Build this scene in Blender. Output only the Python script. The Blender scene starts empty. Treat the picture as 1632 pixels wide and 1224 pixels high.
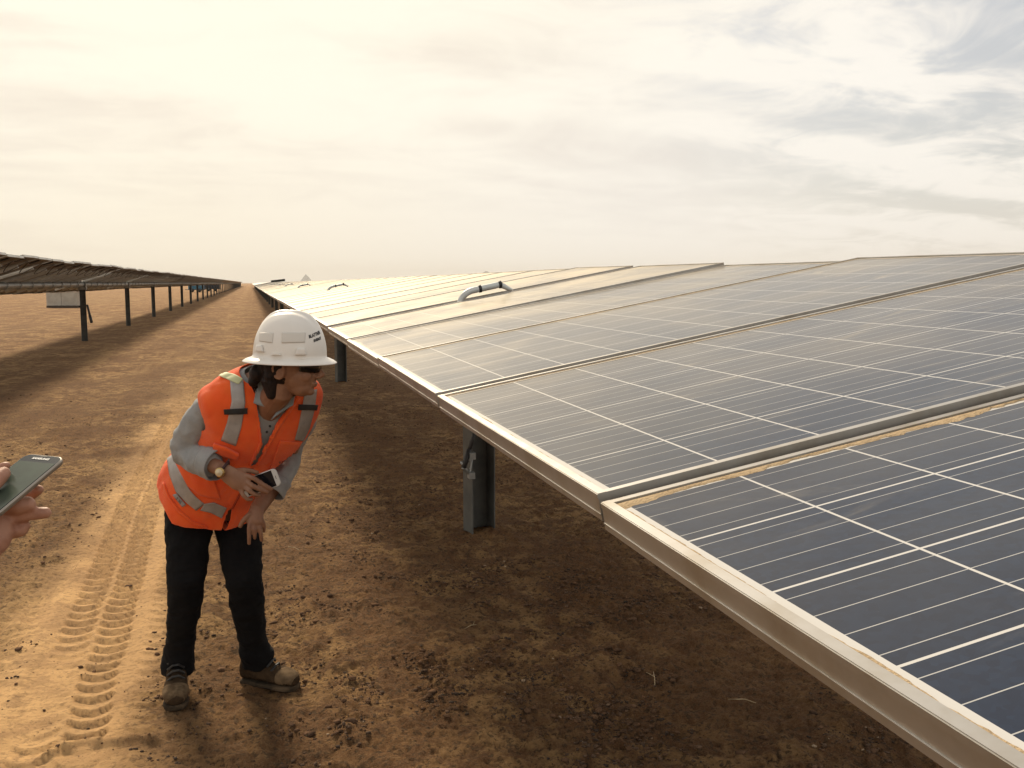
import bpy, bmesh, math, random
import numpy as np
from mathutils import Vector, Matrix, noise as mnoise
R = math.radians
S = bpy.context.scene
COL = S.collection
random.seed(7); RNG = np.random.default_rng(7)

# ------------------------------------------------------------------ camera
FPX, PITCH, YAW, CAMZ = 1496.3, .10721, .27037, 1.57
cam = bpy.data.cameras.new('camera'); camo = bpy.data.objects.new('camera', cam); COL.objects.link(camo)
cam.sensor_width = 36; cam.lens = 36 * FPX / 1632; cam.clip_start = .05; cam.clip_end = 60000
camo.location = (0, 0, CAMZ)
camo.rotation_euler = (math.pi / 2 - PITCH, 0, -YAW)
S.camera = camo
# ------------------------------------------------------------------ sun, sky, exposure
SUN_EL, SUN_AZ = R(38), R(-9)                 # azimuth from +Y towards +X
sdir = Vector((math.sin(SUN_AZ) * math.cos(SUN_EL), math.cos(SUN_AZ) * math.cos(SUN_EL), math.sin(SUN_EL)))
sl = bpy.data.lights.new('sun', 'SUN'); sl.energy = 4.2; sl.angle = R(13); sl.color = (1, .84, .62)
so = bpy.data.objects.new('sun', sl); COL.objects.link(so)
so.rotation_euler = sdir.to_track_quat('Z', 'Y').to_euler()
S.view_settings.view_transform = 'Standard'; S.view_settings.look = 'None'
S.view_settings.exposure = 0.06; S.view_settings.gamma = 1

class NT:
    """small node helper"""
    def __init__(s, tree): s.t = tree; s.t.nodes.clear()
    def n(s, kind, **kw):
        nd = s.t.nodes.new(kind)
        for k, v in kw.items():
            if k.startswith('i_'):
                key = k[2:]; key = int(key) if key.isdigit() else key.replace('_', ' ')
                s.set(nd.inputs[key], v)
            else: setattr(nd, k, v)
        return nd
    def set(s, sock, v):
        if isinstance(v, bpy.types.NodeSocket): s.t.links.new(v, sock)
        else: sock.default_value = v
    def m(s, op, a, b=0.0, c=0.0, clamp=False):
        nd = s.t.nodes.new('ShaderNodeMath'); nd.operation = op; nd.use_clamp = clamp
        s.set(nd.inputs[0], a); s.set(nd.inputs[1], b); s.set(nd.inputs[2], c)
        return nd.outputs[0]
    def mix(s, f, a, b, blend='MIX'):
        nd = s.t.nodes.new('ShaderNodeMix'); nd.data_type = 'RGBA'; nd.blend_type = blend
        s.set(nd.inputs[0], f)
        for i, v in ((6, a), (7, b)):
            if isinstance(v, tuple) and len(v) == 3: v = (*v, 1)
            s.set(nd.inputs[i], v)
        return nd.outputs[2]
    def ramp(s, f, lo, hi):
        nd = s.t.nodes.new('ShaderNodeMapRange'); nd.interpolation_type = 'SMOOTHSTEP'
        s.set(nd.inputs[0], f); nd.inputs[1].default_value = lo; nd.inputs[2].default_value = hi
        return nd.outputs[0]
    def noise(s, vec, scale, detail=3, rough=.55, dist=0):
        nd = s.t.nodes.new('ShaderNodeTexNoise'); s.set(nd.inputs['Vector'], vec)
        nd.inputs['Scale'].default_value = scale; nd.inputs['Detail'].default_value = detail
        nd.inputs['Roughness'].default_value = rough; nd.inputs['Distortion'].default_value = dist
        return nd.outputs[0]
    def vmul(s, vec, xyz):
        nd = s.t.nodes.new('ShaderNodeVectorMath'); nd.operation = 'MULTIPLY'
        s.set(nd.inputs[0], vec); nd.inputs[1].default_value = xyz
        return nd.outputs[0]

w = bpy.data.worlds.new('World'); S.world = w; w.use_nodes = True
t = NT(w.node_tree)
g = t.n('ShaderNodeTexCoord').outputs['Generated']
sky = t.n('ShaderNodeTexSky', sky_type='NISHITA'); sky.sun_disc = False
sky.sun_elevation = SUN_EL; sky.sun_rotation = SUN_AZ; sky.dust_density = 3
sep = t.n('ShaderNodeSeparateXYZ', i_0=g)
zz = t.m('MAXIMUM', sep.outputs[2], 0.0)
den = t.m('ADD', zz, .16)
cv = t.n('ShaderNodeCombineXYZ', i_0=t.m('DIVIDE', sep.outputs[0], den), i_1=t.m('DIVIDE', sep.outputs[1], den), i_2=0.0).outputs[0]
rot = t.n('ShaderNodeMapping', i_Vector=cv); rot.inputs['Rotation'].default_value = (0, 0, R(28)); rot.inputs['Scale'].default_value = (.55, 1.35, 1)
n1 = t.noise(rot.outputs[0], 1.0, 5, .48, .5)
n2 = t.noise(rot.outputs[0], .42, 4, .5, .3)
n3 = t.noise(cv, 2.6, 6, .62, .8)
sd = t.n('ShaderNodeVectorMath', operation='DOT_PRODUCT', i_0=g); sd.inputs[1].default_value = sdir
glow = t.m('POWER', t.m('MAXIMUM', sd.outputs['Value'], 0.0), 4.0)
glow2 = t.m('POWER', t.m('MAXIMUM', sd.outputs['Value'], 0.0), 60.0)
low = t.ramp(zz, .20, 0.0)
gd = t.n('ShaderNodeVectorMath', operation='DOT_PRODUCT', i_0=g); gd.inputs[1].default_value = Vector((math.sin(R(42)) * math.cos(R(19)), math.cos(R(42)) * math.cos(R(19)), math.sin(R(19))))
gapn = t.m('ADD', t.m('MULTIPLY', n1, .55), t.m('MULTIPLY', n3, .45))
gap = t.m('MULTIPLY', t.ramp(gd.outputs['Value'], .92, .992), t.ramp(gapn, .56, .43))           # thin clouds open to blue on the right
high = t.ramp(zz, .42, .85)                                                                    # clearer overhead
gap = t.m('MAXIMUM', gap, t.m('MULTIPLY', high, t.m('SUBTRACT', .95, t.m('MULTIPLY', glow, .6))))
lightc = t.mix(t.ramp(glow, .10, .70), (.92, .880, .81), (.985, .915, .765))
darkc = t.mix(t.ramp(glow, .10, .70), (.74, .695, .65), (.80, .71, .60))
tex = t.m('ADD', t.m('MULTIPLY', n1, .50), t.m('ADD', t.m('MULTIPLY', n3, .20), t.m('MULTIPLY', n2, .30)))
cloud = t.mix(t.ramp(t.m('ADD', tex, t.m('MULTIPLY', low, .03)), .37, .56), darkc, lightc)
cloud = t.mix(t.m('MULTIPLY', low, .75), cloud, t.mix(t.ramp(sep.outputs[0], -.1, .45), (.88, .785, .62), (.86, .81, .74)))
cloud = t.mix(t.m('MULTIPLY', glow2, .6), cloud, (1.9, 1.6, 1.1))
bg1 = t.n('ShaderNodeBackground', i_Color=t.mix(.35, sky.outputs[0], (4.6, 4.7, 4.6)), i_Strength=.10)
bg2 = t.n('ShaderNodeBackground', i_Color=cloud, i_Strength=1.06)
mx = t.n('ShaderNodeMixShader', i_0=t.m('SUBTRACT', .97, t.m('MULTIPLY', gap, .62)), i_1=bg1.outputs[0], i_2=bg2.outputs[0])
t.n('ShaderNodeOutputWorld', i_Surface=mx.outputs[0])

# ------------------------------------------------------------------ helpers
_ya, _pi = YAW, PITCH
CF = Vector((math.sin(_ya) * math.cos(_pi), math.cos(_ya) * math.cos(_pi), -math.sin(_pi)))
CR = Vector((math.cos(_ya), -math.sin(_ya), 0)); CU = CR.cross(CF)
def at(px, py, Y):
    """world point seen at photo pixel (px, py) that lies at world distance Y"""
    d = CF + CR * ((px - 816) / FPX) - CU * ((py - 612) / FPX)
    return Vector((0, 0, CAMZ)) + d * (Y / d.y)

def mat(name, base, rough=.6, metal=0, spec=.5, var=None, vscale=20, bump=0, bscale=200, coord='Object', sheen=0):
    m = bpy.data.materials.new(name); m.use_nodes = True
    q = NT(m.node_tree)
    tc = q.n('ShaderNodeTexCoord').outputs[coord]
    b = q.n('ShaderNodeBsdfPrincipled')
    c = (*base, 1)
    if var:
        c = q.mix(q.ramp(q.noise(tc, vscale, 5, .6), .35, .68), tuple(base), tuple(var))
    q.set(b.inputs['Base Color'], c); b.inputs['Roughness'].default_value = rough
    b.inputs['Metallic'].default_value = metal; b.inputs['Specular IOR Level'].default_value = spec
    if sheen: b.inputs['Sheen Weight'].default_value = sheen
    if bump:
        bp = q.n('ShaderNodeBump', i_Height=q.noise(tc, bscale, 4, .6)); bp.inputs['Strength'].default_value = bump; bp.inputs['Distance'].default_value = .01
        q.set(b.inputs['Normal'], bp.outputs[0])
    q.n('ShaderNodeOutputMaterial', i_Surface=b.outputs[0])
    return m

def link(name, me, m=None, parent=None, smooth=False):
    me.name = name
    o = bpy.data.objects.new(name, me); COL.objects.link(o)
    if m is not None:
        for q in (m if isinstance(m, (list, tuple)) else [m]): me.materials.append(q)
    if parent: o.parent = parent
    if smooth: me.polygons.foreach_set('use_smooth', [True] * len(me.polygons))
    return o
def pydata(v, f):
    me = bpy.data.meshes.new('mesh'); me.from_pydata([tuple(p) for p in v], [], f); me.update(); return me
def tag(o, label=None, cat=None, group=None, kind=None):
    if label: o['label'] = label
    if cat: o['category'] = cat
    if group: o['group'] = group
    if kind: o['kind'] = kind
    return o
def empty(name, loc, rot=(0, 0, 0)):
    o = bpy.data.objects.new(name, None); COL.objects.link(o); o.location = loc; o.rotation_euler = rot; o.empty_display_size = .1
    return o

class MB:
    def __init__(s): s.v = []; s.f = []
    def add(s, v, f):
        k = len(s.v); s.v += [tuple(p) for p in v]; s.f += [tuple(i + k for i in q) for q in f]
    def box(s, x0, x1, y0, y1, z0, z1, M=None):
        v = [Vector(p) for p in ((x0, y0, z0), (x1, y0, z0), (x1, y1, z0), (x0, y1, z0), (x0, y0, z1), (x1, y0, z1), (x1, y1, z1), (x0, y1, z1))]
        if M is not None: v = [M @ p for p in v]
        s.add(v, [(0, 3, 2, 1), (4, 5, 6, 7), (0, 1, 5, 4), (1, 2, 6, 5), (2, 3, 7, 6), (3, 0, 4, 7)])
    def tube(s, pts, rad, n=12, up=None, flat=1.0, cap=True):
        """closed tapered tube along pts; flat squashes the section along 'up'"""
        pts = [Vector(p) for p in pts]; k = len(pts)
        if not hasattr(rad, '__len__'): rad = [rad] * k
        up = Vector(up) if up is not None else None
        rings = []
        prevn = None
        for i in range(k):
            tg = (pts[min(i + 1, k - 1)] - pts[max(i - 1, 0)]).normalized()
            if up is not None: a = up - tg * up.dot(tg)
            elif prevn is not None: a = prevn - tg * prevn.dot(tg)
            else:
                a = Vector((0, 0, 1)) if abs(tg.z) < .9 else Vector((1, 0, 0)); a = a - tg * a.dot(tg)
            a.normalize(); prevn = a; b = tg.cross(a)
            rings.append([pts[i] + (a * math.cos(2 * math.pi * j / n) * flat + b * math.sin(2 * math.pi * j / n)) * rad[i] for j in range(n)])
        v = [p for r in rings for p in r]; f = []
        for i in range(k - 1):
            for j in range(n):
                f.append((i * n + j, i * n + (j + 1) % n, (i + 1) * n + (j + 1) % n, (i + 1) * n + j))
        if cap:
            t0 = (pts[0] - pts[1]).normalized() * rad[0] * .6; t1 = (pts[-1] - pts[-2]).normalized() * rad[-1] * .6
            v.append(pts[0] + t0); v.append(pts[-1] + t1); a0 = len(v) - 2
            for j in range(n):
                f.append((a0, (j + 1) % n, j)); f.append((a0 + 1, (k - 1) * n + j, (k - 1) * n + (j + 1) % n))
        s.add(v, f)
    def ell(s, c, ax, r, n=16, m=10):
        """ellipsoid: centre, three axes, three radii"""
        c = Vector(c); v = []; f = []
        for i in range(1, m):
            ph = math.pi * i / m
            for j in range(n):
                th = 2 * math.pi * j / n
                v.append(c + ax[0] * (r[0] * math.sin(ph) * math.cos(th)) + ax[1] * (r[1] * math.sin(ph) * math.sin(th)) + ax[2] * (r[2] * math.cos(ph)))
        v.append(c + ax[2] * r[2]); v.append(c - ax[2] * r[2]); a = len(v) - 2
        for i in range(m - 2):
            for j in range(n): f.append((i * n + j, (i + 1) * n + j, (i + 1) * n + (j + 1) % n, i * n + (j + 1) % n))
        for j in range(n): f.append((a, j, (j + 1) % n)); f.append((a + 1, (m - 2) * n + (j + 1) % n, (m - 2) * n + j))
        s.add(v, f)
    def mesh(s): return pydata(s.v, s.f)
    def build(s, name, m, parent=None, smooth=False): return link(name, s.mesh(), m, parent, smooth)

def baked(o, mods, smooth=True):
    """apply modifiers given as (type, settings) to o's mesh"""
    for k, (ty, kw) in enumerate(mods):
        md = o.modifiers.new('m%d' % k, ty)
        for a, b in kw.items(): setattr(md, a, b)
    dg = bpy.context.evaluated_depsgraph_get(); dg.update()
    me = bpy.data.meshes.new_from_object(o.evaluated_get(dg)); o.modifiers.clear()
    mats = list(o.data.materials); old = o.data; o.data = me; me.name = o.name
    me.materials.clear()
    for q in mats: me.materials.append(q)
    bpy.data.meshes.remove(old)
    if smooth: me.polygons.foreach_set('use_smooth', [True] * len(me.polygons))
    return o
def skin(o, voxel=.004, smooth=6, fac=.5):
    return baked(o, [('REMESH', dict(mode='VOXEL', voxel_size=voxel)), ('SMOOTH', dict(factor=fac, iterations=smooth))])
def wrinkle(o, amp, scale, seed=0, stretch=(1, 1, 1)):
    me = o.data; n = len(me.vertices)
    co = np.empty(n * 3); me.vertices.foreach_get('co', co); co = co.reshape(-1, 3)
    no = np.empty(n * 3); me.vertices.foreach_get('normal', no); no = no.reshape(-1, 3)
    off = Vector((seed * 3.7, seed * 1.3, seed * 7.1))
    for i in range(n):
        p = Vector((co[i, 0] * stretch[0], co[i, 1] * stretch[1], co[i, 2] * stretch[2])) * scale + off
        q = mnoise.noise(p) ; q2 = mnoise.noise(p * 2.3)
        co[i] += no[i] * amp * ((1 - abs(q) * 2.4) + .4 * q2 - .4)
    me.vertices.foreach_set('co', co.ravel()); me.update()
def font_mesh(body, size, extrude=0.0, bold=.0):
    cu = bpy.data.curves.new('font', 'FONT'); cu.body = body; cu.size = size; cu.extrude = extrude; cu.offset = bold
    cu.align_x = 'CENTER'; cu.align_y = 'CENTER'; cu.resolution_u = 3
    o = bpy.data.objects.new('font', cu); COL.objects.link(o)
    dg = bpy.context.evaluated_depsgraph_get(); dg.update()
    me = bpy.data.meshes.new_from_object(o.evaluated_get(dg))
    bpy.data.objects.remove(o); bpy.data.curves.remove(cu)
    return me

# ------------------------------------------------------------------ noise for the ground (numpy)
_perm = RNG.random((256, 256))
def vnoise(x, y):
    xi = np.floor(x).astype(int); yi = np.floor(y).astype(int); fx = x - xi; fy = y - yi
    fx = fx * fx * fx * (fx * (fx * 6 - 15) + 10); fy = fy * fy * fy * (fy * (fy * 6 - 15) + 10)
    a = _perm[xi & 255, yi & 255]; b = _perm[(xi + 1) & 255, yi & 255]; c = _perm[xi & 255, (yi + 1) & 255]; d = _perm[(xi + 1) & 255, (yi + 1) & 255]
    return (a * (1 - fx) + b * fx) * (1 - fy) + (c * (1 - fx) + d * fx) * fy - .5
def fbm(x, y, o=4, g=.5):
    s = 0; a = 1
    for k in range(o): s = s + a * vnoise(x * 2 ** k + 17.3 * k, y * 2 ** k + 9.1 * k); a *= g
    return s
def sstep(a, b, x):
    q = np.clip((x - a) / (b - a), 0, 1); return q * q * (3 - 2 * q)
TRK = np.array([(2.2, -.56), (3.4, -.60), (3.93, -.63), (4.52, -.644), (5.16, -.661), (6.2, -.70), (7.1, -.735), (8.7, -.75), (12.7, -.79), (30, -.85), (60, -.85)])
def ground_z(x, y):
    r = np.hypot(x, y)
    z = -.010 + .040 * fbm(x * .35, y * .35, 3) * sstep(5, 14, r)
    near = sstep(60, 8, r)
    # ruts along the track
    z = z + near * .018 * fbm(x * 2.2 + 5, y * .28, 3)
    z = z + near * .020 * fbm(x * 3.1, y * 3.1, 4, .55)
    z = z + sstep(26, 6, r) * .027 * np.abs(fbm(x * 10, y * 10, 4, .62)) + sstep(40, 8, r) * .03 * np.abs(fbm(x * 2.6 + 7, y * 2.6, 3, .55))
    z = z + sstep(16, 4, r) * .010 * fbm(x * 38, y * 38, 2, .65)
    rough = sstep(.2, .9, x) * sstep(4.5, 3.2, x)
    z = z + rough * sstep(16, 5, r) * .016 * np.maximum(fbm(x * 9 + 3, y * 9, 3, .6), 0)
    roll = sstep(.42, .22, np.abs(x - np.interp(y, TRK[:, 0], TRK[:, 1]) + .05)) * sstep(30, 10, y)
    z = z * (1 - .88 * roll)
    # chevron tyre print
    xc = np.interp(y, TRK[:, 0], TRK[:, 1])
    wob = .02 * fbm(x * 5, y * 5, 2)
    for xo, wd, am, ph0, seed in ((0, .070, 1.0, 0, 40), (-.160, .068, .9, .5, 70), (.19, .05, .4, .2, 90)):
        tt = (x - xc - xo - wob * .5) / wd
        mask = sstep(1.15, .85, np.abs(tt)) * sstep(26, 8, y) * sstep(-.42, -.05, fbm(x * 1.1 + seed, y * .8, 2) + (.5 if am > .9 else .2)) * (1 - .75 * sstep(3.6, 3.2, y + .5 * fbm(x * 4, y * 4, 2)))
        f = (y + .046 * (1 - tt * tt) + wob * .6) / .104 + ph0; f = f - np.floor(f)
        lug = sstep(0, .13, f) * (1 - .95 * f ** .8)
        z = z + mask * am * (1 + .10 * np.clip(y - 3.5, 0, 8)) * (-.014 + .030 * lug)
    z = z + .012 * sstep(.34, .2, np.abs(x - xc + .06)) * sstep(.17, .24, np.abs(x - xc + .06)) * sstep(20, 8, y)
    # one ragged clod ridge lying across the print
    yr = 3.30 + .05 * np.sin(x * 9) + .05 * fbm(x * 8, y * 0, 2)
    z = z + .022 * sstep(.035, 0, np.abs(y - yr)) * sstep(-.75, -.68, x) * sstep(-.30, -.36, x)
    # older, fainter prints on the left and right of it
    for xo, am, pr in ((-1.9, .006, .11), (-3.0, .006, .13), (.12, .003, .09)):
        t2 = (x - xo - .06 * np.sin(y * .5)) / .14
        p2 = sstep(1.1, .8, np.abs(t2)) * sstep(18, 6, y) * sstep(.0, .25, fbm(x * .8 + xo * 9, y * .5, 2))
        z = z + p2 * am * (np.sin(y / pr * 6.283 + 2 * np.abs(t2)) - .6)
    # small sand mounds round the near post
    z = z + .05 * np.exp(-((x - 1.37) ** 2 + (y - 5.62) ** 2) / .03)
    far = sstep(100, 400, r)
    return z * (1 - far)

# ground: one polar sheet, dense in front of the camera
def build_ground():
    th_f = np.linspace(R(-34), R(58), 1150)           # angle from +Y to +X
    th_r = np.linspace(R(58), R(326), 74)[1:-1]
    th = np.concatenate([th_f, th_r])
    rr = [.6, 1.0, 1.5, 2.0, 2.3]; r = 2.45
    while r < 12: rr.append(r); r *= 1.0036
    while r < 40: rr.append(r); r *= 1.010
    while r < 16000: rr.append(r); r *= 1.07
    rr = np.array(rr); nr, nt = len(rr), len(th)
    Rr, Th = np.meshgrid(rr, th, indexing='ij')
    X = Rr * np.sin(Th); Y = Rr * np.cos(Th); Z = ground_z(X, Y)
    v = np.stack([X, Y, Z], -1).reshape(-1, 3)
    v = np.vstack([v, [[0, 0, 0]]]); ci = len(v) - 1
    i, j = np.meshgrid(np.arange(nr - 1), np.arange(nt), indexing='ij'); j2 = (j + 1) % nt
    q = np.stack([i * nt + j, (i + 1) * nt + j, (i + 1) * nt + j2, i * nt + j2], -1).reshape(-1, 4)[:, ::-1]
    jj = np.arange(nt); tri = np.stack([np.full(nt, ci), (jj + 1) % nt, jj], -1)
    me = bpy.data.meshes.new('ground')
    nl = q.size + tri.size
    me.vertices.add(len(v)); me.vertices.foreach_set('co', v.ravel())
    me.loops.add(nl); me.loops.foreach_set('vertex_index', np.concatenate([q.ravel(), tri.ravel()]).astype(np.int32))
    me.polygons.add(len(q) + len(tri))
    ls = np.concatenate([np.arange(len(q)) * 4, q.size + np.arange(len(tri)) * 3]).astype(np.int32)
    me.polygons.foreach_set('loop_start', ls)
    me.update(calc_edges=True); me.validate()
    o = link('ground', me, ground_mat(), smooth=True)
    tag(o, kind='structure')
def ground_mat():
    m = bpy.data.materials.new('dirt'); m.use_nodes = True; q = NT(m.node_tree)
    g = q.n('ShaderNodeNewGeometry').outputs['Position']
    sp = q.n('ShaderNodeSeparateXYZ', i_0=g)
    a = q.noise(q.vmul(g, (1, .55, 1)), 1.4, 7, .62); b = q.noise(g, 7.0, 6, .62); c = q.noise(g, 45, 4, .6)
    bb = q.noise(q.vmul(g, (1, .8, 1)), 3.1, 5, .68, .6)
    st = q.noise(q.vmul(g, (1, .05, 1)), 1.6, 4, .6)
    d = q.noise(q.vmul(g, (1, .3, 1)), .09, 4, .6)
    col = q.mix(q.ramp(a, .38, .60), (.205, .104, .046), (.45, .275, .126))
    col = q.mix(q.m('MULTIPLY', q.ramp(b, .47, .58), .82), col, (.145, .073, .036))
    col = q.mix(q.m('MULTIPLY', q.ramp(bb, .50, .60), .75), col, (.165, .082, .040))
    col = q.mix(q.m('MULTIPLY', q.ramp(st, .50, .66), .45), col, (.44, .275, .13))
    col = q.mix(q.m('MULTIPLY', q.ramp(d, .45, .66), .3), col, (.34, .235, .12))
    e_ = q.noise(q.vmul(g, (1, .4, 1)), .55, 6, .7, .5)
    col = q.mix(q.m('MULTIPLY', q.ramp(e_, .47, .58), .62), col, (.19, .100, .050))
    # coarse tilled soil below the right-hand row, darkened to paint in the row's shade
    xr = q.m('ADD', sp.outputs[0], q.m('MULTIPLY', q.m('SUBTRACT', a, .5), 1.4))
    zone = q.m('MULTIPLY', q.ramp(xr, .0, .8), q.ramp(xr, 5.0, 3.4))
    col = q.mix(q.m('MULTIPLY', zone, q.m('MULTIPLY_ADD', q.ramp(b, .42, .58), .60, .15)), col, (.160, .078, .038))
    xw = q.m('ADD', sp.outputs[0], q.m('MULTIPLY', q.m('SUBTRACT', a, .5), .5))
    rolled = q.m('MULTIPLY', q.m('MULTIPLY', q.ramp(xw, -1.30, -.92), q.ramp(xw, -.26, -.52)), q.ramp(sp.outputs[1], 20.0, 8.0))
    pale = q.m('MULTIPLY', q.m('MULTIPLY', q.ramp(xr, -1.45, -.95), q.ramp(xr, -.2, -.6)), q.m('MULTIPLY_ADD', q.ramp(sp.outputs[1], 22.0, 7.0), .75, .25))
    col = q.mix(q.m('MULTIPLY', pale, .42), col, (.52, .34, .17))
    col = q.mix(q.m('MULTIPLY', q.m('MULTIPLY', q.ramp(c, .53, .62), .80), q.m('SUBTRACT', 1.0, q.m('MULTIPLY', rolled, .55))), col, (.070, .044, .028))
    fl = q.noise(q.vmul(g, (1, 1.3, 1)), 24, 8, .78)
    col = q.mix(q.m('MULTIPLY', q.m('MULTIPLY', q.ramp(fl, .54, .62), .75), q.m('SUBTRACT', 1.0, q.m('MULTIPLY', rolled, .50))), col, (.085, .050, .030))
    fine = q.noise(g, 160, 3, .7)
    col = q.mix(q.m('MULTIPLY', q.ramp(fine, .35, .75), .30), col, (.42, .30, .17))
    col = q.mix(1.0, col, (1.32, 1.28, 1.20), 'MULTIPLY')
    p = q.n('ShaderNodeBsdfPrincipled', i_Base_Color=col); p.inputs['Roughness'].default_value = .95; p.inputs['Specular IOR Level'].default_value = .15
    vo = q.n('ShaderNodeTexVoronoi', i_Vector=g, feature='SMOOTH_F1'); vo.inputs['Scale'].default_value = 38
    hb = q.m('ADD', q.m('MULTIPLY', b, .5), q.m('ADD', q.m('MULTIPLY', q.noise(g, 26, 9, .78), 1.0), q.m('MULTIPLY', fine, .10)))
    hb = q.m('SUBTRACT', hb, q.m('MULTIPLY', vo.outputs['Distance'], .30))
    hb = q.m('MULTIPLY', hb, q.m('SUBTRACT', 1.0, q.m('MULTIPLY', rolled, .85)))
    bp = q.n('ShaderNodeBump', i_Height=hb); bp.inputs['Strength'].default_value = 1.0; bp.inputs['Distance'].default_value = .085
    q.set(p.inputs['Normal'], bp.outputs[0])
    q.n('ShaderNodeOutputMaterial', i_Surface=p.outputs[0])
    return m
build_ground()

# stones and clods: nobody could count them
def build_gravel():
    ico = bmesh.new(); bmesh.ops.create_icosphere(ico, subdivisions=1, radius=1)
    bv = np.array([v.co[:] for v in ico.verts]); bf = np.array([[v.index for v in f.verts] for f in ico.faces]); ico.free()
    for name, N, smin, smax, m, seed, lab in (
            ('gravel', 42000, .0016, .0090, mat('dark stone', (.06, .044, .034), .95, spec=.1, var=(.17, .105, .066), vscale=9, coord='Object'), 3, 0),
            ('clods', 9000, .003, .0165, mat('soil clod', (.085, .052, .034), .97, spec=.05, var=(.20, .115, .066), vscale=14, bump=.6, bscale=120), 8, 2),
            ('pebbles', 500, .003, .009, mat('pale stone', (.42, .31, .2), .85, var=(.25, .16, .1), vscale=7), 5, 1)):
        rg = np.random.default_rng(seed)
        M = N * 5
        rad = 2.5 * (16 / 2.5) ** rg.random(M); th = rg.uniform(R(-16), R(48), M)
        x = rad * np.sin(th); y = rad * np.cos(th)
        dens = .34 + .62 * sstep(-.1, .9, x) * sstep(5, 3.4, x); dens = dens * sstep(-.2, .4, fbm(x * 1.7 + 11, y * 1.7, 3) + .08) * sstep(-.25, .3, fbm(x * 6 + 31, y * 6, 3))
        xc = np.interp(y, TRK[:, 0], TRK[:, 1]); dens = dens * (1 - .85 * (np.abs(x - xc + .06) < .22))
        k = rg.random(M) < dens; x = x[k][:N]; y = y[k][:N]; n = len(x)
        s = smin + (smax - smin) * rg.random(n) ** (6.0 if lab != 2 else 4.5)
        sc = s[:, None] * rg.uniform(.7, 1.3, (n, 3)) * np.array([1.2, .95, .58])
        a = rg.uniform(0, 6.28, n); ca, sa = np.cos(a), np.sin(a)
        P = bv[None] * (1 + rg.uniform(-.36, .30, (n, len(bv), 1))) * sc[:, None]
        X = P[..., 0] * ca[:, None] - P[..., 1] * sa[:, None] + x[:, None]
        Yy = P[..., 0] * sa[:, None] + P[..., 1] * ca[:, None] + y[:, None]
        Z = P[..., 2] + (ground_z(x, y) + s * .28)[:, None]
        V = np.stack([X, Yy, Z], -1).reshape(-1, 3)
        F = (bf[None] + (np.arange(n) * len(bv))[:, None, None]).reshape(-1, 3)
        me = bpy.data.meshes.new(name); me.vertices.add(len(V)); me.vertices.foreach_set('co', V.ravel())
        me.loops.add(F.size); me.loops.foreach_set('vertex_index', F.ravel().astype(np.int32))
        me.polygons.add(len(F)); me.polygons.foreach_set('loop_start', (np.arange(len(F)) * 3).astype(np.int32))
        me.update(calc_edges=True)
        o = link(name, me, m)
        tag(o, ['dark stones strewn over the dirt under the near panels', 'pale pebbles scattered on the reddish dirt', 'crumbled clods of reddish soil along the near panels'][lab], name, kind='stuff')
build_gravel()

# a few dry twigs
M_TWIG = mat('dry straw', (.50, .38, .22), .8, var=(.35, .25, .14), vscale=30)
for k, (x, y, a, L_) in enumerate(((.95, 4.1, .3, .09), (1.5, 3.3, 1.2, .12), (1.72, 3.0, 2.6, .10), (-1.5, 5.0, .1, .16), (-2.3, 7.4, .2, .2), (.2, 5.5, 2.2, .1))):
    b = MB(); z = float(ground_z(np.array([x]), np.array([y]))[0]) + .006
    dx, dy = math.cos(a), math.sin(a)
    b.tube([(-dx * L_ / 2, -dy * L_ / 2, .0), (-dx * .01, -dy * .012, .010), (dx * L_ / 2, dy * L_ / 2, .002)], [.0016, .0022, .0012], 6)
    b.tube([(0, 0, .008), (dx * .02 - dy * L_ * .25, dy * .02 + dx * L_ * .25, .016)], [.0015, .001], 5)
    o = b.build('dry_twig', M_TWIG); o.location = (x, y, z); tag(o, 'short dry straw twig lying on the dirt', 'twig', 'dry twigs scattered on the dirt')

# distant hills
def hill(name, px0, px1, ytop, Y, prof, col, depth):
    a = at(px0, 446, Y); b = at(px1, 446, Y); ht = at((px0 + px1) / 2, ytop, Y).z - CAMZ
    n = len(prof) * 4; v = []; f = []; rows = 9
    for i in range(n + 1):
        u = i / n; k = u * (len(prof) - 1); k0 = min(int(k), len(prof) - 2); h = prof[k0] * (1 - k + k0) + prof[k0 + 1] * (k - k0)
        for j in range(rows):
            w_ = j / (rows - 1) * 2 - 1
            hh = h * ht * (1 - abs(w_)) * (1 + .12 * math.sin(i * 2.7 + j * 1.9)) + CAMZ * .5 * (1 - abs(w_))
            v.append((a.x + (b.x - a.x) * u, Y + w_ * depth, hh - 8))
    for i in range(n):
        for j in range(rows - 1): f.append((i * rows + j, (i + 1) * rows + j, (i + 1) * rows + j + 1, i * rows + j + 1))
    tag(link(name, pydata(v, f), mat(name, col, .95, var=tuple(c * 1.2 for c in col), vscale=.004), smooth=False), kind='structure')
hill('hill', 474, 502, 436.5, 9000, (0, .18, .4, .62, .9, 1, .82, .6, .34, .12, 0), (.10, .12, .14), 500)
hill('rocky_hill', 738, 800, 431.5, 6000, (0, .3, .45, .62, .8, .74, .95, 1, .72, .5, .4, 0), (.05, .05, .05), 500)
hill('far_hill', 838, 852, 430, 9000, (0, .5, 1, .6, 0), (.1, .11, .12), 300)

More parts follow.
